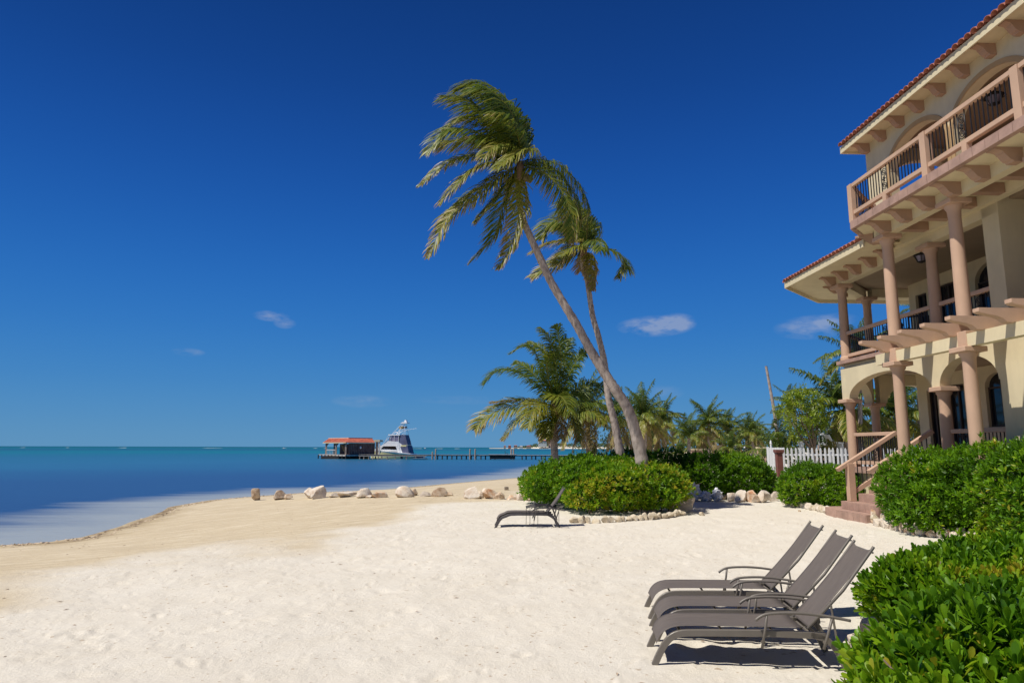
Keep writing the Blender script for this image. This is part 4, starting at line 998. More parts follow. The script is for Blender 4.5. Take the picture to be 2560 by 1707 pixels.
def palm_manual(label, Yp, trunk_px, r0, r1, fronds, crown_px, seed, llen, nl, width, extra=None, group=None, coconuts=0, ground=None):
    g = np.random.default_rng(seed)
    tp = [atY(x, y, Yp) for x, y in trunk_px]
    base = tp[0].copy(); gv = gz(base.x, base.y); d = tp[0] - tp[1]
    if base.z > gv: tp.insert(0, tp[0] + d.normalized() * 0.0 + Vector((d.x / max(.2, abs(d.z)) * (base.z - gv) * .5, 0, gv - base.z - .05)))
    base = tp[0].copy(); t = thing('coconut_palm', label, 'palm tree', (base.x, base.y, base.z), 0, group)
    link('trunk', trunk_mesh([p - base for p in tp], r0, r1, seed=seed), t)
    for f in fronds:
        pts = []; dy = f[1]; m = len(f[0])
        for i, (x, y) in enumerate(f[0]): pts.append(atY(x, y, Yp + dy * (i / (m - 1)) ** .8) - base)
        kw = dict(f[2]) if len(f) > 2 else {}
        link('frond', frond_mesh(pts, g, n=kw.pop('n', nl), llen=kw.pop('llen', llen), width=width, **kw), t)
    cp = atY(*crown_px, Yp) - base
    mb = MB(); mb.tube([cp + Vector((0, 0, -.45)), cp + Vector((0, 0, -.1)), cp + Vector((0, 0, .25))], [r1 * 1.2, r1 * 2.0, r1 * 1.1], 9)
    mb.build('crown_shaft', 'coir', t, smooth=True)
    for k in range(coconuts):
        a = g.uniform(0, 6.28); bm = bmesh.new(); bmesh.ops.create_icosphere(bm, subdivisions=1, radius=.11)
        me = bpy.data.meshes.new('coconut'); bm.to_mesh(me); bm.free(); me.materials.append(MATS['coconut']); me.polygons.foreach_set('use_smooth', [True] * len(me.polygons))
        o = link('coconut', me, t); o.location = cp + Vector((.22 * math.cos(a) + .08, .22 * math.sin(a), -.22 - .15 * g.random())); o.scale = (1, 1, 1.25)
    return t
def S1(*p): return [(1030 + x / 2.904, 180 + y / 2.904) for x, y in p]
WL = (-.75, .05, .05)
main_fr = [
 (S1((790, 600), (775, 400), (720, 240), (600, 120), (450, 75), (330, 130)), .3, dict(wind=(-1.2, 0, -.5), tint=.30, brown=.12, llen=1.25, droop=.8, n=62)),
 (S1((790, 600), (765, 420), (700, 260), (560, 130), (400, 130)), -.9, dict(wind=(-1.1, -.1, -.45), tint=.22, brown=.15, llen=1.2, droop=.8, n=60)),
 (S1((785, 600), (740, 380), (640, 230), (470, 160), (330, 190)), .9, dict(wind=(-1.0, 0, -.4), tint=.34, brown=.15, llen=1.1, n=56)),
 (S1((785, 610), (680, 420), (520, 290), (380, 205), (225, 175)), -.6, dict(wind=(-.8, 0, -.35), tint=.32, brown=.25, llen=1.05, n=56)),
 (S1((785, 620), (660, 470), (520, 340), (370, 330), (240, 430)), .7, dict(wind=(-.7, 0, -.5), tint=.34, brown=.45, llen=1.0)),
 (S1((785, 630), (600, 500), (400, 420), (250, 430), (110, 585)), -.9, dict(wind=(-.5, 0, -.5), tint=.28, brown=.25, llen=1.0, n=56)),
 (S1((780, 640), (620, 540), (440, 500), (300, 500), (190, 540)), .9, dict(wind=(-.6, 0, -.5), tint=.34, brown=.6, llen=.95)),
 (S1((770, 640), (640, 520), (520, 470), (400, 470)), 1.4, dict(wind=(-.6, 0, -.5), tint=.7, brown=.4, llen=.9)),
 (S1((775, 640), (600, 610), (430, 605), (250, 660), (45, 830)), -.5, dict(wind=(-.2, 0, -.35), tint=.42, brown=.45, llen=.85, n=60)),
 (S1((770, 660), (620, 650), (470, 690), (340, 800), (200, 960)), -1.2, dict(wind=(-.35, 0, -.45), tint=.42, brown=.5, llen=.95, n=58)),
 (S1((770, 680), (620, 760), (450, 900), (260, 1060), (120, 1340)), -.8, dict(wind=(-.25, 0, -.35), tint=.46, brown=.45, llen=1.0, n=66)),
 (S1((765, 690), (600, 800), (420, 880), (280, 1020), (190, 1150)), .8, dict(wind=(-.3, 0, -.4), tint=.34, brown=.55, llen=.9)),
 (S1((765, 710), (690, 860), (640, 1040), (580, 1220), (420, 1385)), -.2, dict(wind=(-.45, 0, -.2), tint=.30, brown=.5, llen=.95, n=58)),
 (S1((765, 710), (680, 830), (580, 950), (460, 1090)), .9, dict(wind=(-.3, 0, -.2), tint=.38, brown=.45, llen=.75)),
 (S1((765, 720), (780, 860), (780, 1020), (735, 1220), (628, 1425)), -.6, dict(wind=(-.5, 0, -.2), tint=.48, brown=.55, llen=.85, n=58)),
 (S1((800, 650), (900, 635), (1080, 680), (1210, 820), (1275, 960), (1280, 1120)), .6, dict(wind=(-.55, 0, -.35), tint=.26, brown=.35, llen=.95, n=62)),
 (S1((800, 700), (900, 700), (1010, 770), (1110, 900), (1160, 1060), (1165, 1230)), -.7, dict(wind=(-.6, 0, -.4), tint=.34, brown=.6, llen=1.05, n=62)),
 (S1((800, 690), (930, 660), (1080, 740), (1180, 900), (1215, 1060)), 1.3, dict(wind=(-.55, 0, -.4), tint=.30, brown=.4, llen=.9)),
 (S1((800, 600), (845, 560), (790, 565), (700, 630), (615, 700)), -2.2, dict(wind=(-.5, 0, -.6), tint=.52, brown=.08, llen=.95, n=44)),
 (S1((795, 620), (700, 520), (600, 540), (520, 620)), -1.6, dict(wind=(-.5, 0, -.6), tint=.40, brown=.35, llen=.9, n=44)),
 (S1((775, 720), (760, 820), (700, 930), (620, 1010)), 1.3, dict(wind=(-.4, 0, -.3), tint=.72, brown=.4, llen=.7, n=36)),
 (S1((780, 560), (700, 380), (560, 260), (400, 260)), 1.8, dict(wind=(-.9, 0, -.5), tint=.26, brown=.3, llen=1.1, n=50)),
 (S1((790, 580), (760, 440), (690, 330), (600, 290)), -1.7, dict(wind=(-1.0, 0, -.6), tint=.3, brown=.3, llen=1.1, n=46)),
]
for k_, f in enumerate(main_fr): f[2].setdefault('up', (0, -.55, .8) if k_ % 3 else (0, -.2, .95)); f[2]['tint'] += .03; f[2]['llen'] = f[2].get('llen', .95) * (.95 if k_ < 8 else .78)
palm_manual('tall coconut palm leaning left with a wind swept crown, growing from the shrub', 19.8,
            [(1608, 1175), (1594, 1101), (1571, 1026), (1538, 973), (1503, 919), (1471, 866), (1435, 801), (1382, 713), (1350, 645), (1323, 586), (1305, 540), (1296, 480), (1300, 432)],
            .185, .085, main_fr, (1300, 424), 21, .95, 56, .036, coconuts=7)
fr2 = [
 (S1((1255, 1260), (1200, 1225), (1100, 1225), (980, 1250), (865, 1310)), -.5, dict(tint=.55, brown=.4, llen=.85)),
 (S1((1255, 1280), (1180, 1310), (1080, 1370), (980, 1420), (870, 1485)), .3, dict(tint=.42, brown=.6, llen=.8)),
 (S1((1265, 1280), (1360, 1275), (1460, 1300), (1530, 1350), (1545, 1420), (1505, 1490)), -.3, dict(tint=.28, brown=.5, llen=.75, wind=(-.2, 0, -.3))),
 (S1((1265, 1300), (1295, 1370), (1305, 1460), (1312, 1580)), -.2, dict(tint=.62, brown=.5, llen=.5)),
 (S1((1260, 1300), (1240, 1380), (1230, 1440)), .5, dict(tint=.85, brown=.2, llen=.5, n=24)),
 (S1((1255, 1250), (1240, 1100), (1190, 1000), (1120, 930)), .6, dict(tint=.22, brown=.2, llen=1.15, wind=(-1, 0, -.5))),
 (S1((1260, 1250), (1270, 1150), (1250, 1050), (1180, 960)), -.5, dict(tint=.34, brown=.3, llen=1.05, wind=(-.9, 0, -.5))),
 (S1((1250, 1250), (1180, 1130), (1080, 1080), (985, 1110), (945, 1210)), -.4, dict(tint=.32, brown=.25, llen=.9, wind=(-.7, 0, -.5))),
 (S1((1250, 1250), (1190, 1160), (1110, 1110), (1010, 1130)), .9, dict(tint=.40, brown=.5, llen=.9, wind=(-.7, 0, -.5))),
 (S1((1265, 1260), (1310, 1220), (1360, 1235), (1378, 1290)), -1.4, dict(tint=.36, brown=.1, llen=.65, wind=(-.4, 0, -.5), n=32)),
 (S1((1255, 1270), (1190, 1260), (1120, 1310), (1060, 1400)), -1.3, dict(tint=.45, brown=.6, llen=.8)),
 (S1((1262, 1240), (1290, 1150), (1300, 1100), (1270, 1060)), 1.1, dict(tint=.30, brown=.3, llen=.9, wind=(-.8, 0, -.4), n=34)),
]
for k_, f in enumerate(fr2): f[2].setdefault('up', (0, -.7, .7) if k_ % 2 else (0, -.2, .95))
palm_manual('slender coconut palm standing behind the leaning one, its crown lower and smaller', 24.0,
            [(1552, 1145), (1535, 1051), (1521, 994), (1512, 912), (1496, 841), (1481, 787), (1469, 707), (1457, 662), (1455, 625)],
            .15, .08, fr2, (1458, 618), 22, .75, 46, .036, coconuts=3)
def S2(*p): return [(1160 + x / 2.8, 780 + y / 2.8) for x, y in p]
WY = (-.25, 0, -.1)
fr3 = [
 (S2((640, 640), (560, 450), (500, 290), (430, 235), (320, 290)), -.4, dict(tint=.25, brown=.15)), (S2((645, 620), (620, 420), (560, 270), (450, 210)), .7, dict(tint=.30, brown=.12)),
 (S2((650, 620), (640, 350), (600, 200), (535, 110)), -.7, dict(tint=.38, brown=.08)), (S2((655, 620), (680, 380), (670, 220), (645, 90)), .2, dict(tint=.25, brown=.05, up=(0, -1, .1))),
 (S2((660, 620), (700, 400), (715, 260), (740, 190)), .8, dict(tint=.22, brown=.08)), (S2((665, 620), (730, 450), (790, 340), (855, 270)), -.3, dict(tint=.30, brown=.1)),
 (S2((630, 640), (500, 500), (360, 410), (240, 410), (145, 495)), -.5, dict(tint=.16, brown=.15, llen=.9)), (S2((630, 630), (520, 470), (440, 390), (360, 350)), .8, dict(tint=.2, brown=.12)),
 (S2((630, 660), (480, 620), (330, 615), (190, 632)), .5, dict(tint=.6, brown=.5)), (S2((630, 680), (450, 640), (280, 670), (150, 740), (80, 815)), -.7, dict(tint=.46, brown=.45, llen=.85)),
 (S2((630, 690), (500, 680), (380, 750), (275, 895)), -.9, dict(tint=.45, brown=.5)), (S2((640, 680), (560, 640), (490, 690), (445, 805)), -1.8, dict(tint=.56, brown=.05, llen=.8)),
 (S2((645, 670), (640, 590), (690, 600), (745, 700)), -1.8, dict(tint=.44, brown=.05, llen=.8)), (S2((660, 650), (770, 560), (880, 520), (990, 520)), .5, dict(tint=.28, brown=.15, llen=.75)),
 (S2((660, 660), (800, 640), (920, 640), (1010, 665)), -.3, dict(tint=.22, brown=.25)), (S2((660, 680), (780, 680), (900, 700), (985, 775)), -.8, dict(tint=.35, brown=.35)),
 (S2((660, 690), (740, 720), (790, 800), (805, 900)), -.5, dict(tint=.5, brown=.5)), (S2((630, 690), (590, 750), (575, 810), (570, 880)), -.6, dict(tint=.4, brown=.4, llen=.6)),
 (S2((645, 640), (600, 500), (580, 380), (600, 300)), -1.1, dict(tint=.2, brown=.15)),
 (S2((655, 650), (760, 580), (830, 560), (900, 600)), 1.4, dict(tint=.2, brown=.3)), (S2((655, 700), (680, 790), (680, 880)), -.3, dict(tint=.85, brown=.2, llen=.5, n=24)),
]
for k_, f in enumerate(fr3): f[2].setdefault('wind', WY); f[2].setdefault('up', (0, -.6, .7) if k_ % 2 else (0, -.1, 1))
palm_manual('young coconut palm with full crown and short ringed trunk, left end of the shrub', 25.0,
            [(1388, 1170), (1386, 1120), (1384, 1075), (1388, 1020)], .155, .11, fr3, (1388, 1012), 23, .56, 54, .033)

# palms in the garden beyond: fronds shared between the trees
fg = np.random.default_rng(31); FV = []
for k in range(8):
    el = R([84, 72, 58, 42, 24, 4, -22, -50][k]); bend = R([38, 48, 60, 70, 72, 62, 45, 25][k]); Lf = 2.6; pts = [Vector((0, 0, 0))]
    for i in range(1, 7):
        t = i / 6; a_ = el - bend * t ** 1.3; pts.append(pts[-1] + Vector((math.cos(a_) * Lf / 6, fg.uniform(-.05, .05), math.sin(a_) * Lf / 6)))
    FV.append(frond_mesh(pts, fg, n=34, llen=.56, width=.042, tint=(.12, .15, .19, .24, .30, .38, .50, .74)[k], brown=(.08, .1, .15, .2, .3, .4, .35, .2)[k], wind=(0, 0, 0), droop=1.1))
def palm_auto(label, base, h, scale, n, seed, lean=(0, 0), r=.13, group='coconut palms in the garden beyond the hedge', young=False):
    g = np.random.default_rng(seed); z0 = gz(base[0], base[1]) - .05; t = thing('coconut_palm', label, 'palm tree', (base[0], base[1], z0), 0, group)
    top = Vector((lean[0], lean[1], h)); link('trunk', trunk_mesh([Vector((0, 0, 0)), Vector((lean[0] * .25, lean[1] * .25, h * .4)), top], r, r * .65, rings=24, n=9, seed=seed), t)
    for k in range(n):
        u = (k + .5) / n; v = min(7, int(u * 8 + g.uniform(-.6, .6))) if not young else min(5, int(u * 5.5))
        v = max(0, v); o = link('frond', FV[v], t); o.location = top + Vector((0, 0, g.uniform(-.12, .1)))
        yaw = k * 2.39996 + g.uniform(-.3, .3); s_ = scale * g.uniform(.85, 1.12)
        wx = -.16 if v < 5 else -.05                     # the sea breeze tips the crown to the left
        o.rotation_euler = (Matrix.Rotation(wx * 1.2, 3, 'Y') @ Matrix.Rotation(yaw, 3, 'Z') @ Matrix.Rotation(g.uniform(-.25, .25), 3, 'X')).to_euler(); o.scale = (s_, s_, s_)
    return t
def palm_px(label, cx, cy, Y, rad_px, n, seed, basex=None, young=False):
    p = atY(cx, cy, Y); sc_ = rad_px * .88 / 1707 * Y / 2.35; bx = atY(basex if basex else cx, 1140, Y).x; z0 = gz(bx, Y)
    return palm_auto(label, (bx, Y), max(.5, p.z - z0), sc_, n, seed, (p.x - bx, 0), r=.07 * sc_ ** .3 * 2, young=young)
palm_px('palm with drooping brown fronds right behind the slender trunk, left of the leaning one', 1470, 1030, 29, 120, 26, 41)
palm_px('palm with bleached hanging fronds between the two tall trunks', 1540, 1045, 31, 85, 24, 42)
palm_px('dense palm whose crown shows immediately right of the leaning trunk', 1612, 1040, 36, 100, 26, 43)
palm_px('palm with upright green fronds, second to the right of the leaning trunk', 1662, 1050, 41, 72, 24, 44)
palm_px('low light green palm above the pink wall, arching over it', 1722, 1088, 38, 70, 18, 45, young=True)
palm_px('tallest of the garden palms beyond the hedge, with a tufted top', 1772, 1058, 44, 84, 30, 46)
palm_px('palm with a single spike above its crown, right of the tallest garden palm', 1822, 1072, 47, 68, 24, 47)
palm_px('small ragged palm with a thin dark trunk, between the spiked palm and the bare pole', 1866, 1078, 50, 50, 20, 48)
palm_px('small distant palm low on the skyline beside the bare pole', 1897, 1095, 56, 42, 18, 49)
palm_px('young palm with long fronds sprouting from the ground behind the picket gate', 1952, 1128, 33, 120, 14, 50, young=True)
palm_px('palm with only a few dark fronds showing behind the yellow green tree', 1975, 1012, 45, 70, 18, 51)
palm_px('big palm with long hanging fronds just left of the corner column', 2112, 1018, 31, 165, 26, 52)
palm_px('tall palm whose fronds stick out past the house corner at balcony height', 2150, 890, 30, 115, 24, 53)
palm_px('palm filling the view through the ground floor arch', 2245, 1035, 33, 165, 28, 54)
palm_px('palm showing its tip above the first floor railing', 2300, 775, 34, 75, 16, 55)
palm_px('low palm with yellowing fronds between the hedge and the far houses', 1702, 1128, 52, 48, 16, 56, young=True)
palm_px('squat palm behind the cream gate post, with pale trunk base', 1830, 1118, 40, 55, 18, 57, young=True)
palm_px('palm with dense dark crown between the two upright ones right of the leaning trunk', 1640, 1082, 48, 62, 26, 58)
palm_px('small palm in the low gap of the skyline left of the dead trunk', 1882, 1075, 44, 56, 24, 59)
palm_px('palm low behind the hedge centre with its fronds touching the pink wall', 1755, 1100, 47, 66, 24, 60)
# a bare dead trunk
tp = [atY(1944, 1110, 42), atY(1937, 1040, 42), atY(1926, 975, 42), atY(1915, 915, 42)]
base = Vector((tp[0].x, 42, gz(tp[0].x, 42) - .05))
link_o = link('dead_palm_trunk', trunk_mesh([Vector((0, 0, 0))] + [p - base for p in tp], .13, .075, rings=26, n=9, flare=1.1), None); link_o.location = base
tag(link_o, 'bare leaning trunk of a dead palm without any crown', 'palm trunk')
# yellow-green broadleaf tree
def broad_tree(label, cx, cy, Y, wpx, hpx, basex, n, seed, mat='tree_leaf', L=.16, trunk_r=.09):
    g = np.random.default_rng(seed); c = atY(cx, cy, Y); w = wpx / 1707 * Y; h = hpx / 1707 * Y; b = atY(basex, 1140, Y); z0 = gz(b.x, Y) - .05
    t = thing('broadleaf_tree', label, 'tree', (b.x, Y, z0))
    cc = c - Vector((b.x, Y, z0)); mb = MB(); cl = []
    root = Vector((0, 0, 0)); fork = Vector((cc.x * .3, 0, cc.z * .45)); mb.tube([root, fork * .5 + Vector((.05, 0, 0)), fork], [trunk_r, trunk_r * .8, trunk_r * .6], 8)
    for k in range(16):
        d = g.normal(size=3); d /= np.linalg.norm(d); e = cc + Vector((d[0] * w * .42, d[1] * w * .4, d[2] * h * .42)); m_ = fork * .5 + e * .5 + Vector((g.normal(0, .1), g.normal(0, .1), -.05))
        mb.tube([fork, m_, e], [trunk_r * .5, trunk_r * .25, .012], 5); cl.append((e.x, e.y, e.z, w * .17, w * .17, h * .13))
    mb.build('trunk', 'branch', t, smooth=True)
    P, Nn, c_ = blob_points(cl, n, g, 1.0, -9, .3)
    P = P + g.normal(0, .10, P.shape) * w * .25
    O, M, LL, TT = rosettes(P, Nn + g.normal(0, .6, Nn.shape), 5, L, g, spread=(40, 95), tint=.5 + g.normal(0, .2, len(P)))
    f = link('crown', leaves_mesh('crown', O, M, LL, TT, 1, mat), t); f['kind'] = 'stuff'
    return t
broad_tree('yellow green tree with round leaves standing behind the picket fence', 2003, 1035, 30, 105, 125, 2050, 900, 61)
broad_tree('low dark broadleaf tree closing the gap behind the yellow green one', 2075, 1090, 36, 150, 90, 2085, 900, 62, mat='shrub_leaf')
broad_tree('dark round tree half hidden by the slender palm trunk', 1575, 1060, 46, 150, 120, 1580, 1200, 63, mat='shrub_leaf', L=.2)
broad_tree('dark spreading tree in the shade behind the arcade', 2330, 1040, 38, 220, 180, 2330, 1300, 64, mat='shrub_leaf', L=.2)
# garden shrubs far behind the hedge
def far_shrub(label, cx, Y, wpx, ztop, seed, tint=.4, group=None):
    x = atY(cx, 1118, Y).x; w = wpx / 1707 * Y / 2; z0 = gz(x, Y)
    return bush('garden_shrub', label, 'shrub', (x, Y), [(x, Y, z0 + (ztop - z0) * .5, w, w * .6, (ztop - z0) * .55)], .16, 420, 0, seed, [tint], k=6, zmin=.02, mat='shrub_leaf', stems=3, group=group)
far_shrub('long low shrub behind the white picket fence', 2010, 31.5, 230, 2.2, 71, .5)
far_shrub('dull green scrub at the foot of the garden palms left of the tallest', 1700, 54, 170, 3.0, 72, .6)
far_shrub('olive scrub at the foot of the tallest garden palm', 1800, 50, 170, 3.4, 73, .6)
far_shrub('scrub between the ragged palm and the gate', 1880, 46, 150, 3.3, 74, .8)
far_shrub('dark scrub behind the two crossing palm trunks', 1540, 52, 190, 3.2, 75, .4)
far_shrub('shaded scrub under the palm by the corner column', 2120, 34, 130, 3.2, 76, .3)
far_shrub('shaded scrub seen through the arch', 2260, 37, 230, 3.4, 77, .3)
t = bush('flowering_shrub', 'shrub with dull red blossom under the hanging fronds', 'shrub', (atY(2105, 1100, 36).x, 36), [(atY(2105, 1100, 36).x, 36, 2.35, 1.1, .6, .45)], .14, 420, 0, 78, [.5], k=6, zmin=.02, mat='shrub_leaf', stems=3)
mb = MB()
for k in range(160):
    p = Vector((rng.normal(0, .55), rng.normal(-.3, .25), 1.85 + rng.normal(0, .28))); s_ = .05
    mb.add([p + Vector((-s_, 0, 0)), p + Vector((s_, 0, 0)), p + Vector((0, 0, s_ * 1.6)), p + Vector((0, -s_, s_ * .6))], [(0, 1, 2), (0, 3, 2), (1, 3, 2)])
o = mb.build('blossom', 'flower', t); o['kind'] = 'stuff'

# ------------------------------------------------------------------ rocks
def rock_mesh(name, w, d, h, seed, mat, sub=3, cuts=9, rough=.07):
    g = np.random.default_rng(seed); bm = bmesh.new(); bmesh.ops.create_icosphere(bm, subdivisions=sub, radius=1.0)
    co = np.array([list(v.co) for v in bm.verts]); co = co + g.normal(0, .02, co.shape)
    for k in range(cuts):                        # fracture faces
        n = g.normal(size=3); n[2] = abs(n[2]) * .9 + .05 if k % 2 else n[2]; n /= np.linalg.norm(n); dd = g.uniform(.38, .72)
        q = co @ n; m = q > dd; co[m] -= np.outer(q[m] - dd, n) * .93
    r_ = 1 + rough * ((fbm(co[:, 0] * 2.2 + seed % 50, co[:, 1] * 2.2 + co[:, 2] * 1.7 + 30, 4) - .47) * 2.6); co *= r_[:, None]
    mn = co.min(0); mx = co.max(0); co = (co - (mn + mx) / 2) / (mx - mn); co *= np.array([w, d, h]); co[:, 2] += h * .5
    for v, c in zip(bm.verts, co): v.co = c
    me = bpy.data.meshes.new(name); bm.to_mesh(me); bm.free(); me.materials.append(MATS[mat]); smooth_by_angle(me, 16); return me
def rock(px, py, w, h, label, seed, mat='rock', z=.15, dep=.85, rot=None, cat='rock', name='boulder', group=None, cuts=10):
    p = atz(px, py, z); sc_ = p.y / 1707; W = w * sc_; Hh = h * sc_
    g0 = gz(p.x, p.y + W * dep * .4); zb = min(g0, z) - Hh * .12
    o = link(name, rock_mesh(name, W * 1.04, W * dep, Hh * 1.14 + max(0, z - zb - Hh * .12), seed, mat, cuts=cuts)); o.location = (p.x, p.y + W * dep * .4, zb); o.rotation_euler = (0, 0, rot if rot is not None else R((seed * 37) % 50 - 25))
    return tag(o, label, cat, group)
RG = 'pale limestone boulders in a line along the top of the beach'
RK = [(637, 1240, 22, 19, 'lone boulder farthest left, nearest the water, with a brown shaded side', 'rock_brown', -.05),
 (699, 1240, 32, 14, 'flat wedge shaped stone, second from the left end of the boulder line', 'rock_brown', 0),
 (720, 1241, 18, 7, 'very low brown stone half buried beside the flat wedge stone', 'rock_brown', 0),
 (771, 1241, 34, 21, 'broad rounded boulder leaning behind the sharp pointed one at the left', 'rock', .02),
 (790, 1243, 36, 27, 'sharp pointed boulder with a steep right edge, in the left pair', 'rock', .02),
 (834, 1241, 24, 9, 'small low stone just left of the flat white slab', 'rock', .05),
 (864, 1243, 36, 13, 'flat white slab of rock between the low stone and the peaked boulder', 'rock', .05),
 (905, 1245, 34, 23, 'peaked pale boulder with a slanting left side near the middle of the line', 'rock', .08),
 (925, 1246, 22, 8, 'low stone wedged between the peaked boulder and the square block', 'rock', .08),
 (946, 1247, 36, 17, 'square cut block with an orange brown end face', 'rock_orange', .08),
 (1008, 1247, 42, 30, 'large ribbed cream boulder in the middle of the line', 'rock', .12),
 (1032, 1243, 22, 20, 'darker boulder tucked behind the right shoulder of the ribbed one', 'rock_brown', .12),
 (1062, 1246, 28, 17, 'low grey ridged stone left of the big folded boulder', 'rock_grey', .12),
 (1097, 1247, 34, 27, 'folded brown topped boulder right of the ridged stone', 'rock_brown', .12),
 (1122, 1244, 22, 14, 'small brown stone at the foot of the folded boulder', 'rock_brown', .12),
 (1180, 1250, 42, 33, 'blocky white boulder with a cracked face, left of the orange stained one', 'rock', .15),
 (1200, 1248, 18, 21, 'narrow pale stone between the blocky white boulder and the orange one', 'rock', .15),
 (1225, 1250, 36, 28, 'boulder with bright orange stains on its face', 'rock_orange', .15),
 (1248, 1251, 24, 21, 'triangular boulder with a shaded right face beside the orange stained one', 'rock_brown', .15),
 (1281, 1251, 22, 13, 'small square stone alone left of the green shrub', 'rock_orange', .17),
 (1304, 1252, 22, 24, 'upright pale stone touching the left end of the shrub', 'rock', .17),
 (1325, 1253, 26, 15, 'low pinkish stone under the left edge of the shrub', 'rock_orange', .17),
 (1352, 1254, 24, 12, 'shaded stone below the shrub, left of the far lounger backrest', 'rock_grey', .17),
 (1378, 1254, 20, 9, 'small white stone right behind the far lounger backrest', 'rock', .17),
 (1412, 1256, 36, 18, 'rounded stone with a grey right side, just right of the far lounger backrest', 'rock_grey', .18)]
for i, (px, py, w, h, lb, mt, z) in enumerate(RK): rock(px, py, w * 1.12, h, lb, 100 + i, mt, z, group=RG)
RH = 'white boulders in front of the dark hedge'
for i, (px, py, w, h, lb, mt) in enumerate([
 (1832, 1254, 24, 21, 'leftmost rounded boulder of the row in front of the hedge', 'rock'), (1855, 1256, 30, 30, 'tall rounded boulder, second in the row in front of the hedge', 'rock'),
 (1885, 1257, 36, 30, 'biggest boulder of the hedge row, with an orange lower edge', 'rock_orange'), (1915, 1257, 32, 30, 'smooth domed boulder right of the biggest in the hedge row', 'rock'),
 (1938, 1254, 26, 24, 'shaded boulder at the right end of the hedge row', 'rock_grey'), (1955, 1228, 24, 16, 'pale boulder set back between the hedge and the round shrub', 'rock'), (1944, 1215, 16, 14, 'small pale stone behind the set back boulder', 'rock'),
 (1812, 1250, 18, 14, 'small brown stone between the bags and the hedge boulders', 'rock_brown')]): rock(px, py, w, h, lb, 140 + i, mt, .18, dep=.8, group=RH, cuts=6)
rock(1713, 1282, 62, 42, 'big grey shaded boulder at the right tip of the shrub bed', 151, 'rock_grey', .2, dep=.7)
rock(1757, 1291, 15, 11, 'single small stone on the sand right of the shrub bed, casting a long shadow', 152, 'edge_stone', .2)
rock(1675, 1268, 50, 22, 'flat stone in the shade beneath the right side of the shrub', 153, 'rock_grey', .2, dep=.6)
rock(2188, 1590, 56, 42, 'white coral rock wedged behind the nearest lounger and the glossy shrub', 154, 'rock', .2, dep=.6)
rock(2148, 1612, 46, 26, 'low white coral rock beside the rear leg of the nearest lounger', 155, 'rock', .2, dep=.6)
rock(2052, 1277, 7, 5, 'tiny brown pebble lying on the open sand between the beds', 156, 'rock_brown', .2, name='pebble', cat='pebble') if False else None
rock(2000, 1279, 6, 5, 'tiny brown pebble lying on the open sand before the round shrub', 156, 'rock_brown', .2, name='pebble', cat='pebble')

def edging(label, path_px, wpx, hpx, seed, mats=('edge_stone',), group='stone borders of the planting beds', two=False):
    g = np.random.default_rng(seed); pts = [atz(x, y, SAND) for x, y in path_px]; p0 = pts[0]
    t = thing('stone_border', label, 'border', (p0.x, p0.y, gz(p0.x, p0.y)), 0, group)
    acc = 0; px_m = 1707 / p0.y; w = wpx / px_m; h = hpx / px_m
    for a, b in zip(pts[:-1], pts[1:]):
        d = b - a; L = d.length; d.normalize(); s_ = acc
        while s_ < L:
            ww = w * g.uniform(.75, 1.25); hh = h * g.uniform(.75, 1.2); q = a + d * (s_ + ww / 2)
            me = rock_mesh('stone', ww * 1.02, w * g.uniform(.8, 1.1), hh * 1.3, int(g.integers(1e6)), mats[int(g.integers(len(mats)))], sub=2, cuts=5, rough=.07)
            o = link('stone', me, t); o.location = (q.x - p0.x + g.normal(0, .01), q.y - p0.y + g.normal(0, .015), gz(q.x, q.y) - t.location.z - hh * .25); o.rotation_euler = (0, 0, math.atan2(d.y, d.x) + R(g.uniform(-12, 12)))
            if two and g.random() < .75:
                me2 = rock_mesh('stone', ww * .8, w * .7, hh * 1.0, int(g.integers(1e6)), mats[int(g.integers(len(mats)))], sub=2, cuts=5); o2 = link('stone', me2, t); o2.location = o.location + Vector((g.normal(0, .03), .10, hh * .7)); o2.rotation_euler = (R(g.uniform(-10, 10)), 0, R(g.uniform(0, 90)))
            s_ += ww * .98
        acc = s_ - L
    return t
edging('neat curved row of squared cream stones edging the front of the big palm shrub', [(1421, 1304), (1450, 1305), (1500, 1306), (1560, 1303), (1620, 1300), (1680, 1294), (1706, 1288)], 19, 15, 201)
edging('row of pale pinkish stones edging the round shrub before the fence', [(1962, 1258), (1985, 1264), (2020, 1271), (2050, 1278), (2076, 1285), (2092, 1287)], 19, 13, 202, ('rock', 'edge_stone'))
edging('low rough wall of stacked coral stones edging the tall shrub from the steps onwards', [(2192, 1316), (2215, 1322), (2250, 1330), (2285, 1338), (2320, 1343), (2360, 1347), (2400, 1352), (2440, 1358)], 24, 20, 203, ('rock', 'rock_orange', 'edge_stone', 'rock'), two=True)
rock(2191, 1312, 20, 36, 'upright end stone of the coral wall beside the steps', 204, 'rock_orange', .2, dep=.9)
# low paved curb beyond the yellow shrub
t = thing('garden_curb', 'grey paved curb showing between the two right hand shrubs', 'curb', (8.2, 9.6, gz(8.2, 9.6)), R(-50))
for k in range(14): MB().box(k * .31 - .6, k * .31 - .6 + .295, 0, .30, -.05, .22 + rng.uniform(-.006, .006)).build('block', 'block_grey', t, bevel=.01)
# half buried concrete block
p = atz(1266, 1224, SAND); b_ = MB().box(-.085, .085, -.085, .085, -.1, .145).build('concrete_block', 'concrete', None, bevel=.012); b_.location = (p.x, p.y, gz(p.x, p.y)); b_.rotation_euler = (0, 0, R(8))
tag(b_, 'small square brown concrete block standing on the sand behind the boulders', 'block')
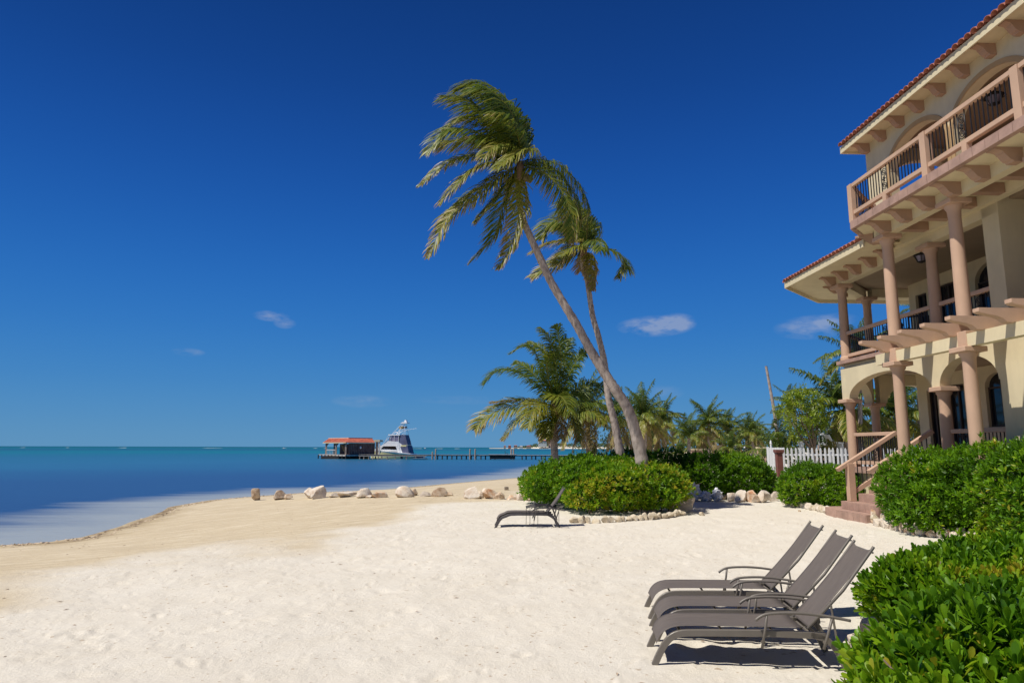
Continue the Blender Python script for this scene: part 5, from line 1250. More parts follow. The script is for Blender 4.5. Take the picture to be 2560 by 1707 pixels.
# crumpled white tarpaulins
def bag_pile(px, py, w, h, label, seed):
    p = atz(px, py, SAND); sc_ = p.y / 1707; g = np.random.default_rng(seed); bm = bmesh.new(); bmesh.ops.create_icosphere(bm, subdivisions=4, radius=1)
    co = np.array([list(v.co) for v in bm.verts]); f = np.abs(fbm(co[:, 0] * 2.1 + seed, co[:, 1] * 2.1 + co[:, 2] * 4.0 + 9, 4) - .47) * 3.4
    co = co * (1.0 - .45 * (1 - np.clip(f, 0, 1)))[:, None]; co[:, 2] = np.round(co[:, 2] * 3.2) / 3.2 * .35 + co[:, 2] * .65
    co *= np.array([w * sc_ * .58, w * sc_ * .42, h * sc_ * .62]); co[:, 2] += h * sc_ * .45
    for v, c in zip(bm.verts, co): v.co = c
    me = bpy.data.meshes.new('tarpaulin'); bm.to_mesh(me); bm.free(); me.materials.append(MATS['bag']); smooth_by_angle(me, 50)
    o = link('tarpaulin', me); o.location = (p.x, p.y + w * sc_ * .3, SAND - .03); o.rotation_euler = (0, 0, R(seed * 20)); tag(o, label, 'tarpaulin', 'crumpled tarpaulins piled by the shrub')
bag_pile(1738, 1252, 46, 48, 'tallest stack of folded bluish white tarpaulin against the shrub', 1)
bag_pile(1768, 1252, 44, 28, 'low crumpled white tarpaulin in the middle of the pile', 2)
bag_pile(1797, 1252, 38, 34, 'pointed pale tarpaulin at the right end of the pile', 3)

# ------------------------------------------------------------------ picket fence and gate
def picket_mesh(h, w=.072, t=.022):
    mb = MB(); pts = [(-w / 2, 0), (w / 2, 0), (w / 2, h - .09), (w * .28, h - .03), (0, h), (-w * .28, h - .03), (-w / 2, h - .09)]
    mb.prism(pts, lambda a, b: (a, -t / 2, b), lambda a, b: (a, t / 2, b)); return mb.mesh('picket', 'white_paint')
FY = 28.0
fx0 = atY(1958, 1118, FY).x; fx1 = atY(2330, 1118, FY).x; zt = 2.02; zb = .55
t = thing('picket_fence', 'white picket fence with pointed boards between the red pillar and the house', 'fence', (fx0, FY, zb))
pm = picket_mesh(zt - zb); n = int((fx1 - fx0) / .168)
for k in range(n + 1):
    o = link('picket', pm, t); o.location = (k * .168, 0, rng.uniform(-.006, .006)); o.rotation_euler = (0, R(rng.uniform(-.6, .6)), 0)
for z in (.28, 1.15): MB().box(-.05, fx1 - fx0 + .05, .014, .05, z, z + .07).build('rail', 'white_paint', t)
for k in (1.93, 3.95, 5.9): MB().box(k - .05, k + .05, .052, .15, -.15, 1.38).build('post', 'white_paint', t)
gx = atY(1916, 1118, 28.6).x
t = thing('garden_gate', 'solid white gate panel standing open behind the red pillar', 'gate', (gx, 28.6, .6), R(-20))
for k in range(7): MB().box(k * .10, k * .10 + .094, 0, .02, 0, 1.42 + (.0 if k else .03)).build('board', 'white_paint', t)
MB().box(0, .7, .022, .06, .25, .33).build('rail', 'white_paint', t); MB().box(0, .7, .022, .06, 1.1, 1.18).build('rail', 'white_paint', t)
MB().lathe([(.035, -.2), (.035, 1.55), (.05, 1.58), (.02, 1.72)], (.18, .1), 8).build('post', 'white_paint', t)
px_ = atY(1946, 1118, 27.2).x
t = thing('gate_pillar', 'dark red wooden pillar with a stepped cap beside the white gate', 'pillar', (px_, 27.2, .2))
MB().box(-.115, .115, -.115, .115, 0, 1.58).build('shaft', 'dark_red_wood', t, bevel=.01)
c_ = MB(); c_.box(-.135, .135, -.135, .135, 1.581, 1.63); c_.box(-.16, .16, -.16, .16, 1.631, 1.74); c_.build('cap', 'dark_red_wood', t, bevel=.008)
# white things beyond the fence
def baluster_rail():
    Y = 34.0; x0 = atY(2052, 1100, Y).x; x1 = atY(2165, 1100, Y).x; z0 = 2.25
    t = thing('white_balustrade', 'white terrace balustrade with turned posts behind the picket fence', 'balustrade', (x0, Y, .6))
    MB().box(0, x1 - x0, -.06, .06, z0 - .6 - .1, z0 - .6).build('bottom_rail', 'white_paint', t); MB().box(0, x1 - x0, -.07, .07, z0 - .6 + .40, z0 - .6 + .5).build('top_rail', 'white_paint', t)
    m = MB(); m.lathe([(.03, 0), (.05, .1), (.07, .17), (.035, .27), (.035, .34), (.05, .40)], (0, 0), 8); me = m.mesh('baluster', 'white_paint', True)
    for k in range(int((x1 - x0) / .19)): o = link('baluster', me, t); o.location = (.1 + k * .19, 0, z0 - .6)
    MB().box(-.05, x1 - x0 + .05, .0, .3, 0, z0 - .7 - .002).build('terrace_wall', 'pink_wall', t)
baluster_rail()
def white_seat(cx, cy, Y, w, label, flip=1):
    p = atY(cx, cy, Y); t = thing('garden_lounger', label, 'lounger', (p.x, Y, p.z - .28)); k = w / 1707 * Y
    MB().bar((-k * .5 * flip, 0, .26), (k * .25 * flip, 0, .30), .5, .05, up=(0, 0, 1)).build('seat', 'white_paint', t)
    MB().bar((k * .25 * flip, 0, .30), (k * .5 * flip, 0, .62), .5, .05, up=(0, 0, 1)).build('backrest', 'white_paint', t)
    for x in (-.4, .3): MB().box(x * k * flip - .03, x * k * flip + .03, -.25, .25, -.9, .25).build('leg', 'white_paint', t)
white_seat(2018, 1103, 30.5, 42, 'white plastic garden lounger behind the fence, left one')
white_seat(2085, 1106, 30.2, 36, 'white plastic garden lounger behind the fence beside the tree trunk', -1)
t = thing('garden_lamp', 'thin white garden lamp post with a ball head behind the fence', 'lamp post', (atY(2047, 1090, 31).x, 31, .6))
MB().lathe([(.04, 0), (.03, 1.95), (.05, 2.0)], (0, 0), 8).build('post', 'white_paint', t); MB().lathe([(.04, 2.0), (.10, 2.08), (.11, 2.16), (.06, 2.26), (.01, 2.28)], (0, 0), 10).build('globe', 'white_paint', t, smooth=True)
def small_wall(x0p, x1p, ytop, Y, name, label, mat, cat='wall'):
    a = atY(x0p, ytop, Y); b = atY(x1p, ytop, Y); t = thing(name, label, cat, (a.x, Y, gz(a.x, Y) - .05)); h = a.z - t.location.z
    MB().box(0, b.x - a.x, 0, .25, 0, h - .10).build('wall', mat, t); MB().box(-.05, b.x - a.x + .05, -.05, .30, h - .099, h).build('coping', 'cream_trim', t)
small_wall(1728, 1774, 1121, 44, 'garden_wall', 'pink plastered garden wall showing above the hedge', 'pink_wall')
small_wall(1786, 1802, 1112, 45, 'gate_post', 'cream masonry gate post above the hedge, right of the pink wall', 'cream', 'post')
small_wall(1896, 1914, 1117, 37, 'low_pillar', 'pinkish masonry pillar just left of the white gate', 'pink_wall', 'pillar')
small_wall(1804, 1900, 1130, 58, 'garden_wall', 'long pale wall low behind the right part of the hedge', 'far_white')
p = atY(1850, 1112, 60); t = thing('beach_umbrella', 'small white beach umbrella among the far garden palms', 'umbrella', (p.x, 60, gz(p.x, 60)))
zz_ = p.z - t.location.z; MB().lathe([(.03, 0), (.03, zz_)], (0, 0), 6).build('pole', 'white_paint', t); MB().lathe([(.9, zz_ - .25), (.02, zz_ + .12)], (0, 0), 10).build('canopy', 'white_paint', t)

# ------------------------------------------------------------------ sun loungers
def arc(cx, cz, r, a0, a1, n): return [(cx + r * math.cos(R(a0 + (a1 - a0) * k / n)), cz + r * math.sin(R(a0 + (a1 - a0) * k / n))) for k in range(n + 1)]
def lounger(name, label, loc, rz, width=.52, metal='frame_metal', fab='sling', L=1.45, hinge=1.34, top=(1.90, .925), zr=.262, tray=False):
    t = thing(name, label, 'sun lounger', loc, rz, 'brown sling sun loungers on the sand')
    side = [(0.0, -.03), (.045, .06), (.10, .15), (.165, .215), (.25, .248), (.40, zr - .005), (.8, zr), (1.1, zr), (L, zr - .01)]
    rear = [(L - .12, zr - .005), (L + .02, .215), (L + .10, .12), (L + .17, -.03)]
    for s_ in (0, 1):
        y = s_ * width; hw = .017
        def rib(pts, w, h, nm):
            m = MB(); n = len(pts); vs = []
            for i, (x, z) in enumerate(pts):
                a = pts[max(i - 1, 0)]; b = pts[min(i + 1, n - 1)]; dx, dz = b[0] - a[0], b[1] - a[1]; q = math.hypot(dx, dz); nx, nz = -dz / q, dx / q
                for (ya, k) in ((-1, 0), (1, 0), (1, 1), (-1, 1)): vs.append((x - nx * h * k, y + ya * w, z - nz * h * k))
            fs = [(0, 1, 2, 3), (4 * n - 1, 4 * n - 2, 4 * n - 3, 4 * n - 4)]
            for i in range(n - 1):
                for k in range(4): fs.append((4 * i + k, 4 * i + (k + 1) % 4, 4 * i + 4 + (k + 1) % 4, 4 * i + 4 + k))
            m.add(vs, fs); return m.build(nm, metal, t, bevel=.004)
        rib([(p[0], p[1]) for p in bez2(side, 22)], hw, .055, 'side_rail')
        rib([(p[0], p[1]) for p in bez2(rear, 10)], hw, .050, 'rear_leg')
        # arm: gentle arch with a dropped front tip, on two slanting posts
        ya = y + (-.055 if s_ == 0 else .055)
        ax = [(.875, .350), (.91, .378), (.97, .402), (1.08, .413), (1.22, .414), (1.38, .402), (1.56, .375), (1.64, .36)]
        arm = MB().tube([(p[0], ya, p[1]) for p in bez2(ax, 20)], .0125, 7); a_ = arm.build('armrest', metal, t, smooth=True)
        MB().tube([(.97, ya, .402), (.955, ya, .30), (.915, ya, .13)], .0115, 6).build('arm_post', metal, a_, smooth=True)
        MB().tube([(1.50, ya, .39), (1.45, ya, .24), (1.41, ya, .13)], .0125, 6).build('arm_post', metal, a_, smooth=True)
        MB().bar((.93, ya, .17), (.93, y, .17), .02, .02).build('bracket', metal, t); MB().bar((1.43, ya, .18), (1.43, y, .18), .02, .02).build('bracket', metal, t)
        # sling side tubes of the backrest
        MB().tube([(hinge - .02, y + (.045 if s_ == 0 else -.045), zr + .005), ((hinge + top[0]) / 2 + .012, y + (.045 if s_ == 0 else -.045), (zr + top[1]) / 2 - .012), (top[0], y + (.045 if s_ == 0 else -.045), top[1]), (top[0] + .012, y + (.045 if s_ == 0 else -.045), top[1] + .018)], .013, 7).build('back_tube', metal, t, smooth=True)
        MB().tube([((hinge + top[0]) / 2 - .10, y + (.03 if s_ == 0 else -.03), (zr + top[1]) / 2 - .13), (L + .10, y + (.03 if s_ == 0 else -.03), .14)], .010, 5).build('back_prop', metal, t)
    for x, z in ((.26, zr - .04), (.62, zr - .035), (1.05, zr - .035), (L - .10, zr - .04)): MB().tube([(x, 0, z), (x, width, z)], .011, 6).build('cross_bar', metal, t)
    for k in range(3): MB().tube([(hinge + .03 + .04 * k, .05, zr + .03 - .05 * k), (hinge + .03 + .04 * k, width - .05, zr + .03 - .05 * k)], .007, 5).build('cross_bar', metal, t)
    # slings: thin cloth sagging between the tubes
    def sheet(path, nm, sag, yi=.024, th=.004, endsag=.0):
        nx_ = len(path); ny = 10; V = []; F = []
        for lay in (0, 1):
            for i, (x, z) in enumerate(path):
                a = path[max(i - 1, 0)]; b = path[min(i + 1, nx_ - 1)]; dx, dz = b[0] - a[0], b[1] - a[1]; q = math.hypot(dx, dz); n_ = (-dz / q, dx / q)
                for j in range(ny + 1):
                    v = j / ny; sg = sag * (1 - (2 * v - 1) ** 2); e = endsag * (1 - (2 * v - 1) ** 2) * max(0, (i / (nx_ - 1) - .9) * 10)
                    V.append((x - n_[0] * (sg + th * lay) - dx / q * e, yi + (width - 2 * yi) * v, z - n_[1] * (sg + th * lay) - dz / q * e))
        m_ = nx_ * (ny + 1)
        for i in range(nx_ - 1):
            for j in range(ny):
                a = i * (ny + 1) + j; F += [(a, a + ny + 1, a + ny + 2, a + 1), (m_ + a, m_ + a + 1, m_ + a + ny + 2, m_ + a + ny + 1)]
            for j in (0, ny): a = i * (ny + 1) + j; F.append((a, a + ny + 1, m_ + a + ny + 1, m_ + a) if j == 0 else (a, m_ + a, m_ + a + ny + 1, a + ny + 1))
        for i in (0, nx_ - 1):
            for j in range(ny): a = i * (ny + 1) + j; F.append((a, a + 1, m_ + a + 1, m_ + a))
        mb = MB(); mb.add(V, F); return mb.build(nm, fab, t, smooth=True)
    sheet([(p[0], p[1]) for p in bez2([(.050, .13), (.085, .195), (.14, .243), (.22, .272), (.36, zr + .020), (.8, zr + .022), (hinge - .06, zr + .022)], 26)], 'seat_sling', .014)
    bp = [(hinge - .015, zr + .02), ((hinge + top[0]) / 2, (zr + top[1]) / 2 + .008), top]
    sheet([(p[0], p[1]) for p in bez2(bp, 22)], 'back_sling', .012, yi=.05, endsag=.035)
    MB().tube([(top[0] - .005, .03, top[1] - .03), (top[0] - .005, width - .03, top[1] - .03)], .009, 6).build('cross_bar', metal, t)
    return t
def bez2(pts, n): return [(p.x, p.z) for p in bez([(a, 0, b) for a, b in pts], n)]
def zg(x, y): return gz(x, y) + .012
L1 = lounger('sun_lounger', 'nearest of the three brown sling loungers, beside the glossy front shrub', (1.20, 6.20, .205), R(-6.5)); L1.rotation_euler.y = R(-.7)
def copy_lounger(src, label, loc, rz):
    c = copy_tree(src); c.location = loc; c.rotation_euler = (0, R(-.7), rz); c['label'] = label; return c
copy_lounger(L1, 'middle one of the three brown sling loungers standing side by side', (1.36, 6.90, .215), R(-6.5))
copy_lounger(L1, 'farthest of the three brown sling loungers standing side by side', (1.48, 7.78, .21), R(-6.5))
L4 = lounger('sun_lounger', 'dark lounger standing alone by the stone edging of the palm shrub', (-.40, 16.2, .20), R(1), .52, 'dark_metal', 'sling', L=1.36, hinge=1.25, top=(1.64, .86), zr=.30)
# wire basket clipped over the far lounger's arms
t = thing('wire_tray', 'thin wire tray rack resting on the arms of the lone dark lounger', 'rack', (.34, 16.1, .62), 0)
m = MB()
for k in range(9):
    y = -.06 + k * .085; m.tube([(0, y, .0), (.20, y, .06), (.48, y, .05), (.72, y, 0)], .004, 4)
for x, z in ((0, 0), (.2, .06), (.48, .05), (.72, 0)): m.tube([(x, -.08, z), (x, .64, z)], .005, 4)
m.build('grid', 'iron', t)
for x in (.0, .18, .66):
    MB().tube([(x, -.08, .03), (x - .01, -.08, -.40), (x + .08, -.08, -.34), (x + .08, -.08, .02)], .006, 5).build('hook', 'iron', t)
# a few fallen leaves and twigs of debris on the sand
g = np.random.default_rng(91); m = MB()
for k in range(520):
    r_ = 3.2 + 26 * math.sqrt(g.random()); a = R(g.uniform(-38, 30)); x, y = r_ * math.sin(a), r_ * math.cos(a)
    z = gz(x, y) + .004; l = g.uniform(.012, .045); th = g.uniform(0, 3.14); w = l * .25
    c, s_ = math.cos(th), math.sin(th); m.add([(x - l * c, y - l * s_, z), (x + w * s_, y - w * c, z + .008), (x + l * c, y + l * s_, z), (x - w * s_, y + w * c, z + .006)], [(0, 1, 2), (0, 2, 3)])
tag(m.build('beach_litter', 'rock_brown'), kind='stuff')
m = MB()
for k in range(420):                              # dry weed along the waterline
    i = int(g.integers(1, len(shore) - 9)); f = g.random(); a, b = shore[i], shore[i + 1]; q = a + (b - a) * f; nrm = Vector((b.y - a.y, -(b.x - a.x))).normalized()
    q = q + nrm * g.normal(.5, .18); z = gz(q.x, q.y) + .01; l = g.uniform(.03, .12); th = g.uniform(0, 3.14)
    m.add([(q.x, q.y, z), (q.x + l * math.cos(th), q.y + l * math.sin(th), z + .01), (q.x + .02, q.y + .02, z + .03)], [(0, 1, 2)])
tag(m.build('seaweed_line', 'rock_brown'), kind='stuff')

# ------------------------------------------------------------------ pier, boathouse, boats
PY = 140.0
def pX(px, Y=PY): return atY(px, 1118, Y).x
def pZ(py, Y=PY): return atY(1000, py, Y).z
pd = thing('pier', 'long low wooden pier reaching from the shore out to the boathouse', 'pier', (pX(1100), PY, SEA))
def pv(x, y, z): return (x - pX(1100), y - PY, z - SEA)
DZ = .50
class PB(MB):
    def build(s, name, mat, parent=pd, **k):
        s.v = [pv(*p) for p in s.v]; return MB.build(s, name, mat, parent, **k)
x0, x1 = pX(768), pX(1640); x = x0; k = 0
while x < x1:                                   # deck planks, joined: each is under a pixel or two wide
    k += 1; x += .32
m = PB(); x = pX(900)
while x < x1:
    m.box(x, x + .29, PY - .95, PY + .95, DZ - .06 + rng.uniform(-.012, .012), DZ + rng.uniform(-.012, .012)); x += .32
o = m.build('plank', 'plank'); o['kind'] = 'stuff'
PB().box(pX(900), x1, PY - .90, PY - .80, DZ - .24, DZ - .075).build('stringer', 'wet_pile'); PB().box(pX(900), x1, PY + .80, PY + .90, DZ - .24, DZ - .075).build('stringer', 'wet_pile')
pil = MB().lathe([(.13, -1.6), (.13, DZ - SEA - .08)], (0, 0), 8).mesh('pile', 'wet_pile')
for px in list(range(1083, 1230, 24)) + list(range(1305, 1640, 24)):
    for dy, dx in ((-.82, 0), (.82, .85)):
        o = link('pile', pil, pd); o.location = (pX(px) + dx - pX(1100), dy, 0)
PB().box(pX(1225), pX(1288), PY - 1.3, PY + 1.0, SEA + .1, DZ - .25).build('crib', 'wet_pile')
PB().box(pX(1222), pX(1291), PY - 1.5, PY + 1.1, DZ + .02, DZ + .10).build('landing', 'plank')
for px, h in ((1083, .55), (1091, 1.1), (1176, 1.15), (1189, 1.15), (1278, 1.1), (1284, 1.15), (1381, .8)):
    o = link('mooring_post', MB().lathe([(.15, -1.5), (.14, DZ - SEA + h), (.05, DZ - SEA + h + .04)], (0, 0), 8).mesh('mooring_post', 'pile'), pd); o.location = (pX(px) - pX(1100), -1.12, 0)
# boathouse platform and building, seen on its corner
bhx = pX(869); bh = thing('boathouse', 'open boathouse with a red hipped roof at the end of the pier', 'boathouse', (bhx, PY - 2, SEA))
class BH(MB):
    def build(s, name, mat, parent=bh, **k):
        s.v = [(p[0] - bhx, p[1] - (PY - 2), p[2] - SEA) for p in s.v]; return MB.build(s, name, mat, parent, **k)
xl, xr, xc = pX(783), pX(937), pX(870)
dn = .46
m = BH(); 
m.add([(pX(775), PY + 6.5, dn), (xc, PY - 1.6, dn - .0), (pX(948), PY + 3, dn), (pX(880), PY + 11, dn), (pX(775), PY + 6.5, dn - .22), (xc, PY - 1.6, dn - .3), (pX(948), PY + 3, dn - .22), (pX(880), PY + 11, dn - .22)], [(0, 1, 2, 3), (7, 6, 5, 4), (0, 4, 5, 1), (1, 5, 6, 2), (2, 6, 7, 3), (3, 7, 4, 0)])
m.build('deck', 'plank')
for f in np.linspace(0, 1, 9):
    a = Vector((pX(775), PY + 6.3, 0)).lerp(Vector((xc, PY - 1.5, 0)), f); o = link('pile', pil, bh); o.location = (a.x - bhx, a.y - PY + 2, -.05)
for f in np.linspace(.1, 1, 6):
    a = Vector((xc, PY - 1.4, 0)).lerp(Vector((pX(948), PY + 3.1, 0)), f); o = link('pile', pil, bh); o.location = (a.x - bhx, a.y - PY + 2, -.05)
BH().box(pX(800), pX(905), PY + 1.0, PY + 8, SEA - .5, dn - .32).build('crib', 'wet_pile')
zE, zR = pZ(1105.5), pZ(1095)
# roof: near corner, left eave end, right eave end, back; ridge above
c0 = (xc, PY - 1.9); cL = (pX(786.5), PY + 6.0); cR = (pX(929), PY + 3.2); cB = (pX(842), PY + 11.2)
def mid(a, b, f): return (a[0] + (b[0] - a[0]) * f, a[1] + (b[1] - a[1]) * f)
rA = mid(mid(c0, cR, .5), mid(cL, cB, .5), .16); rB = mid(mid(c0, cR, .5), mid(cL, cB, .5), .86)
rA = (pX(869.5), PY + .6); rB = (pX(797), PY + 7.4); rC = (pX(919), PY + 4.4); rD = (pX(846), PY + 9.4)
m = BH(); v = [(*c0, zE), (*cL, zE), (*cB, zE), (*cR, zE), (*rA, zR), (*rB, zR), (*rD, zR + .0), (*rC, zR)]
m.add(v, [(0, 4, 5, 1), (0, 3, 7, 4), (3, 2, 6, 7), (2, 1, 5, 6), (4, 7, 6, 5), (0, 1, 2, 3)]); rf = m.build('roof', 'red_roof')
m = BH(); m.bar((*rA, zR + .03), (*rB, zR + .03), .22, .16); m.build('ridge_cap', 'ridge', rf)
m = BH(); m.bar((*rA, zR + .03), (*rC, zR + .03), .18, .12); m.build('ridge_cap', 'red_roof', rf)
m = BH(); m.bar((*c0, zE - .10), (*cL, zE - .10), .12, .17); m.bar((*c0, zE - .10), (*cR, zE - .10), .12, .17); m.build('fascia', 'cream_trim', rf)
# corrugation of the sheet roof
m = BH()
for k in range(1, 34):
    f = k / 34; a = Vector((*c0, zE)).lerp(Vector((*cL, zE)), f); b = Vector((*rA, zR)).lerp(Vector((*rB, zR)), f); m.bar(a + Vector((0, -.01, .02)), b + Vector((0, -.01, .02)), .05, .03)
o = m.build('roof_ribs', 'red_roof', rf); o['kind'] = 'stuff'
for q, mt in ((mid(c0, cL, .88), 'pile'), (mid(c0, cL, .44), 'pile'), (mid(c0, cL, .03), 'pile'), (mid(c0, cR, .94), 'pile')):
    q = (q[0], q[1] + .7); po = BH().box(q[0] - .15, q[0] + .15, q[1] - .15, q[1] + .15, dn, zE - .01).build('post', mt)
q1 = mid(c0, cL, .60); BH().box(q1[0] - .12, q1[0] + .12, q1[1] + 2.0, q1[1] + 2.24, dn, zE - .01).build('post', 'porch_dark')
def brace(a, b, name='arched_brace'):
    m = BH(); A_ = Vector((a[0], a[1] + .7)); B_ = Vector((b[0], b[1] + .7)); n = 12
    for k in range(n):
        t0, t1 = k / n, (k + 1) / n; h0 = 1.0 * (abs(2 * t0 - 1)) ** 2.6 + .10; h1 = 1.0 * (abs(2 * t1 - 1)) ** 2.6 + .10; p0 = A_.lerp(B_, t0); p1 = A_.lerp(B_, t1)
        m.add([(p0.x, p0.y, zE - h0), (p1.x, p1.y, zE - h1), (p1.x, p1.y, zE - .02), (p0.x, p0.y, zE - .02), (p0.x, p0.y + .12, zE - h0), (p1.x, p1.y + .12, zE - h1), (p1.x, p1.y + .12, zE - .02), (p0.x, p0.y + .12, zE - .02)], [(0, 1, 2, 3), (7, 6, 5, 4), (0, 4, 5, 1)])
    m.build(name, 'salmon_dark')
brace(mid(c0, cL, .88), mid(c0, cL, .44)); brace(mid(c0, cL, .44), mid(c0, cL, .03))
a = mid(c0, cL, .86); b = mid(c0, cL, .46)
m = BH(); m.bar((a[0], a[1] + .7, dn + .95), (b[0], b[1] + .7, dn + .95), .08, .12); m.build('rail', 'far_white')
m = BH()
for k in range(7):
    q = mid(a, b, k / 6.0); m.box(q[0] - .03, q[0] + .03, q[1] + .67, q[1] + .73, dn, dn + .90)
o = m.build('baluster', 'far_white'); o['kind'] = 'stuff'
BH().box(pX(836), pX(868), PY + 4.4, PY + 4.6, dn, zE - .3).build('partition', 'porch_dark')
m = BH(); m.add([(xc + .2, PY - .5, dn), (pX(928), PY + 3.6, dn), (pX(928), PY + 3.6, zE - .2), (xc + .2, PY - .5, zE - .2), (xc + .2, PY - .3, dn), (pX(928), PY + 3.8, dn), (pX(928), PY + 3.8, zE - .2), (xc + .2, PY - .3, zE - .2)], [(0, 1, 2, 3), (7, 6, 5, 4), (3, 2, 6, 7)]); m.build('slatted_wall', 'porch_dark')
m = BH()
for k in range(16):
    q = mid((xc + .2, PY - .56), (pX(928), PY + 3.54), (k + .5) / 16); m.box(q[0] - .05, q[0] + .05, q[1] - .04, q[1] + .02, dn + .02, zE - .35)
o = m.build('slat', 'dark_red_wood'); o['kind'] = 'stuff'
m = BH()
for k in range(9):                               # stair to the loft
    f = k / 8; m.box(pX(844 + 8 * f) - .05, pX(844 + 8 * f) + .35, PY + 2.4, PY + 3.2, zE - .5 - 1.3 * f, zE - .42 - 1.3 * f)
m.build('loft_stair', 'tan_canvas')
BH().box(pX(928), pX(943), PY + 2.6, PY + 6, pZ(1104) - .001, pZ(1104) + .42).build('side_roof', 'cream_trim')
BH().box(pX(940), pX(943.5), PY + 2.7, PY + 2.95, dn, pZ(1104) - .01).build('post', 'far_white'); BH().box(pX(931), pX(937), PY + 3.3, PY + 3.5, dn, pZ(1104) - .01).build('wall_panel', 'pink_wall')
t = thing('ring_buoy', 'white round fender hanging on the dark wall of the boathouse', 'buoy', (pX(899.5), PY + .7, pZ(1118.5)))
MB().lathe([(.02, -.28), (.16, -.16), (.2, 0), (.16, .16), (.02, .28)], (0, 0), 10).build('ball', 'white_gel', t, smooth=True)

# sport fishing boat moored behind the pier, bow to the left
BY = 150.0
boat = thing('sport_fishing_boat', 'white and pale yellow sport fishing boat with a tall tuna tower moored by the pier', 'boat', (pX(1000, BY), BY, SEA), R(-13))
bx0 = pX(1000, BY)
def q2(px, py): p = atY(px, py, BY); return (p.x - bx0, p.z - SEA)
class BM(MB):
    def build(s, name, mat, parent=boat, **k): return MB.build(s, name, mat, parent, **k)
def loft(stations, name, mat, parent=boat, smooth=True):
    """stations: list of (x, [(y,z)...]) mirrored sections"""
    m = BM(); n = len(stations[0][1]); vs = []
    for x, sec in stations: vs += [(x, -y, z) for y, z in sec] + [(x, y, z) for y, z in reversed(sec)]
    k = 2 * n; fs = []
    for i in range(len(stations) - 1):
        for j in range(k): fs.append((i * k + j, i * k + (j + 1) % k, (i + 1) * k + (j + 1) % k, (i + 1) * k + j))
    fs += [tuple(range(k)), tuple(range((len(stations) - 1) * k + k - 1, (len(stations) - 1) * k - 1, -1))]
    m.add(vs, fs); o = m.build(name, mat, parent); smooth_by_angle(o.data, 35); return o
xb, xs = q2(925, 1120)[0], q2(1036, 1130)[0]; Lb = xs - xb
st = []
for i in range(11):
    f = i / 10; w = 1.95 * (1 - (1 - min(1, f * 1.7)) ** 2.2) + .02; zsheer = 2.05 - 1.05 * f ** .8; st.append((xb + Lb * f + (0 if i else -.25), [(w * .15, -.35 * min(1, f * 3) + .0), (w * .78, .05), (w * .95, zsheer * .80)]))
hull = loft(st, 'hull', 'cream_gel')
st2 = []
for i in range(11):
    f = i / 10; w = 1.95 * (1 - (1 - min(1, f * 1.7)) ** 2.2) + .02; zsheer = 2.05 - 1.05 * f ** .8; st2.append((xb + Lb * f + (0 if i else -.25), [(w * .955, zsheer * .802), (w * 1.02, zsheer), (w * .9, zsheer + .04)]))
loft(st2, 'topside', 'white_gel', hull)
def slab2(pts, y0, y1, name, mat, parent=boat, taper=1.0):
    m = BM(); P = [q2(*p) for p in pts]; m.prism(P, lambda a, b: (a, -y0, b), lambda a, b: (a, y1, b)); return m.build(name, mat, parent)
cab = slab2([(948, 1122), (956, 1113), (1000, 1113), (1005, 1124), (1008, 1128), (946, 1126)], 1.55, 1.55, 'cabin', 'white_gel')
m = BM(); P = [q2(*p) for p in [(957, 1121.5), (963.5, 1115.2), (996, 1115.2), (999, 1123.3)]]; m.prism(P, lambda a, b: (a, -1.60, b), lambda a, b: (a, -1.56, b)); m.build('cabin_window', 'boat_glass', cab)
m = BM(); P = [q2(*p) for p in [(957, 1121.5), (963.5, 1115.2), (996, 1115.2), (999, 1123.3)]]; m.prism(P, lambda a, b: (a, 1.56, b), lambda a, b: (a, 1.60, b)); m.build('cabin_window', 'boat_glass', cab)
slab2([(960, 1113), (973, 1102), (1004, 1104), (1006, 1128), (1014, 1134), (1003, 1134), (1000, 1113)], 1.5, 1.5, 'flybridge', 'white_gel')
slab2([(1004, 1106), (1012, 1112), (1020, 1134), (1036, 1134.5), (1036, 1137), (1000, 1137), (1000, 1110)], 1.45, 1.45, 'aft_deckhouse', 'white_gel')
slab2([(980, 1089), (1002, 1089), (1003, 1103), (975, 1102)], 1.30, 1.30, 'bridge_curtain', 'clear_curtain')
slab2([(976, 1085.5), (1006, 1086.3), (1006, 1088.5), (976, 1088.3)], 1.45, 1.45, 'hardtop', 'white_gel')
m = BM()
for x_, xt in ((981, 983), (991, 992), (1003, 1003)):
    for s_ in (-1, 1):
        a = q2(x_, 1103); b = q2(xt, 1088); m.tube([(a[0], s_ * 1.34, a[1]), (b[0], s_ * 1.34, b[1])], .06, 6)
m.build('hardtop_post', 'white_gel')
m = BM(); P = [q2(*p) for p in [(1006, 1087), (1019.5, 1087), (1026, 1112), (1005, 1112)]]; m.prism(P, lambda a, b: (a, -1.28, b), lambda a, b: (a, .9, b)); m.build('aft_curtain', 'mesh_canvas')
m = BM(); P = [q2(*p) for p in [(1007.5, 1116), (1026, 1114), (1030.5, 1133.3), (1014, 1133.3)]]; m.prism(P, lambda a, b: (a, -1.48, b), lambda a, b: (a, 1.48, b)); m.build('cockpit_enclosure', 'mesh_canvas')
m = BM(); P = [q2(*p) for p in [(1008, 1112.3), (1024, 1112.3), (1023, 1116), (1010, 1116)]]; m.prism(P, lambda a, b: (a, -1.52, b), lambda a, b: (a, 1.52, b)); m.build('awning', 'cream_gel')
tw = BM()
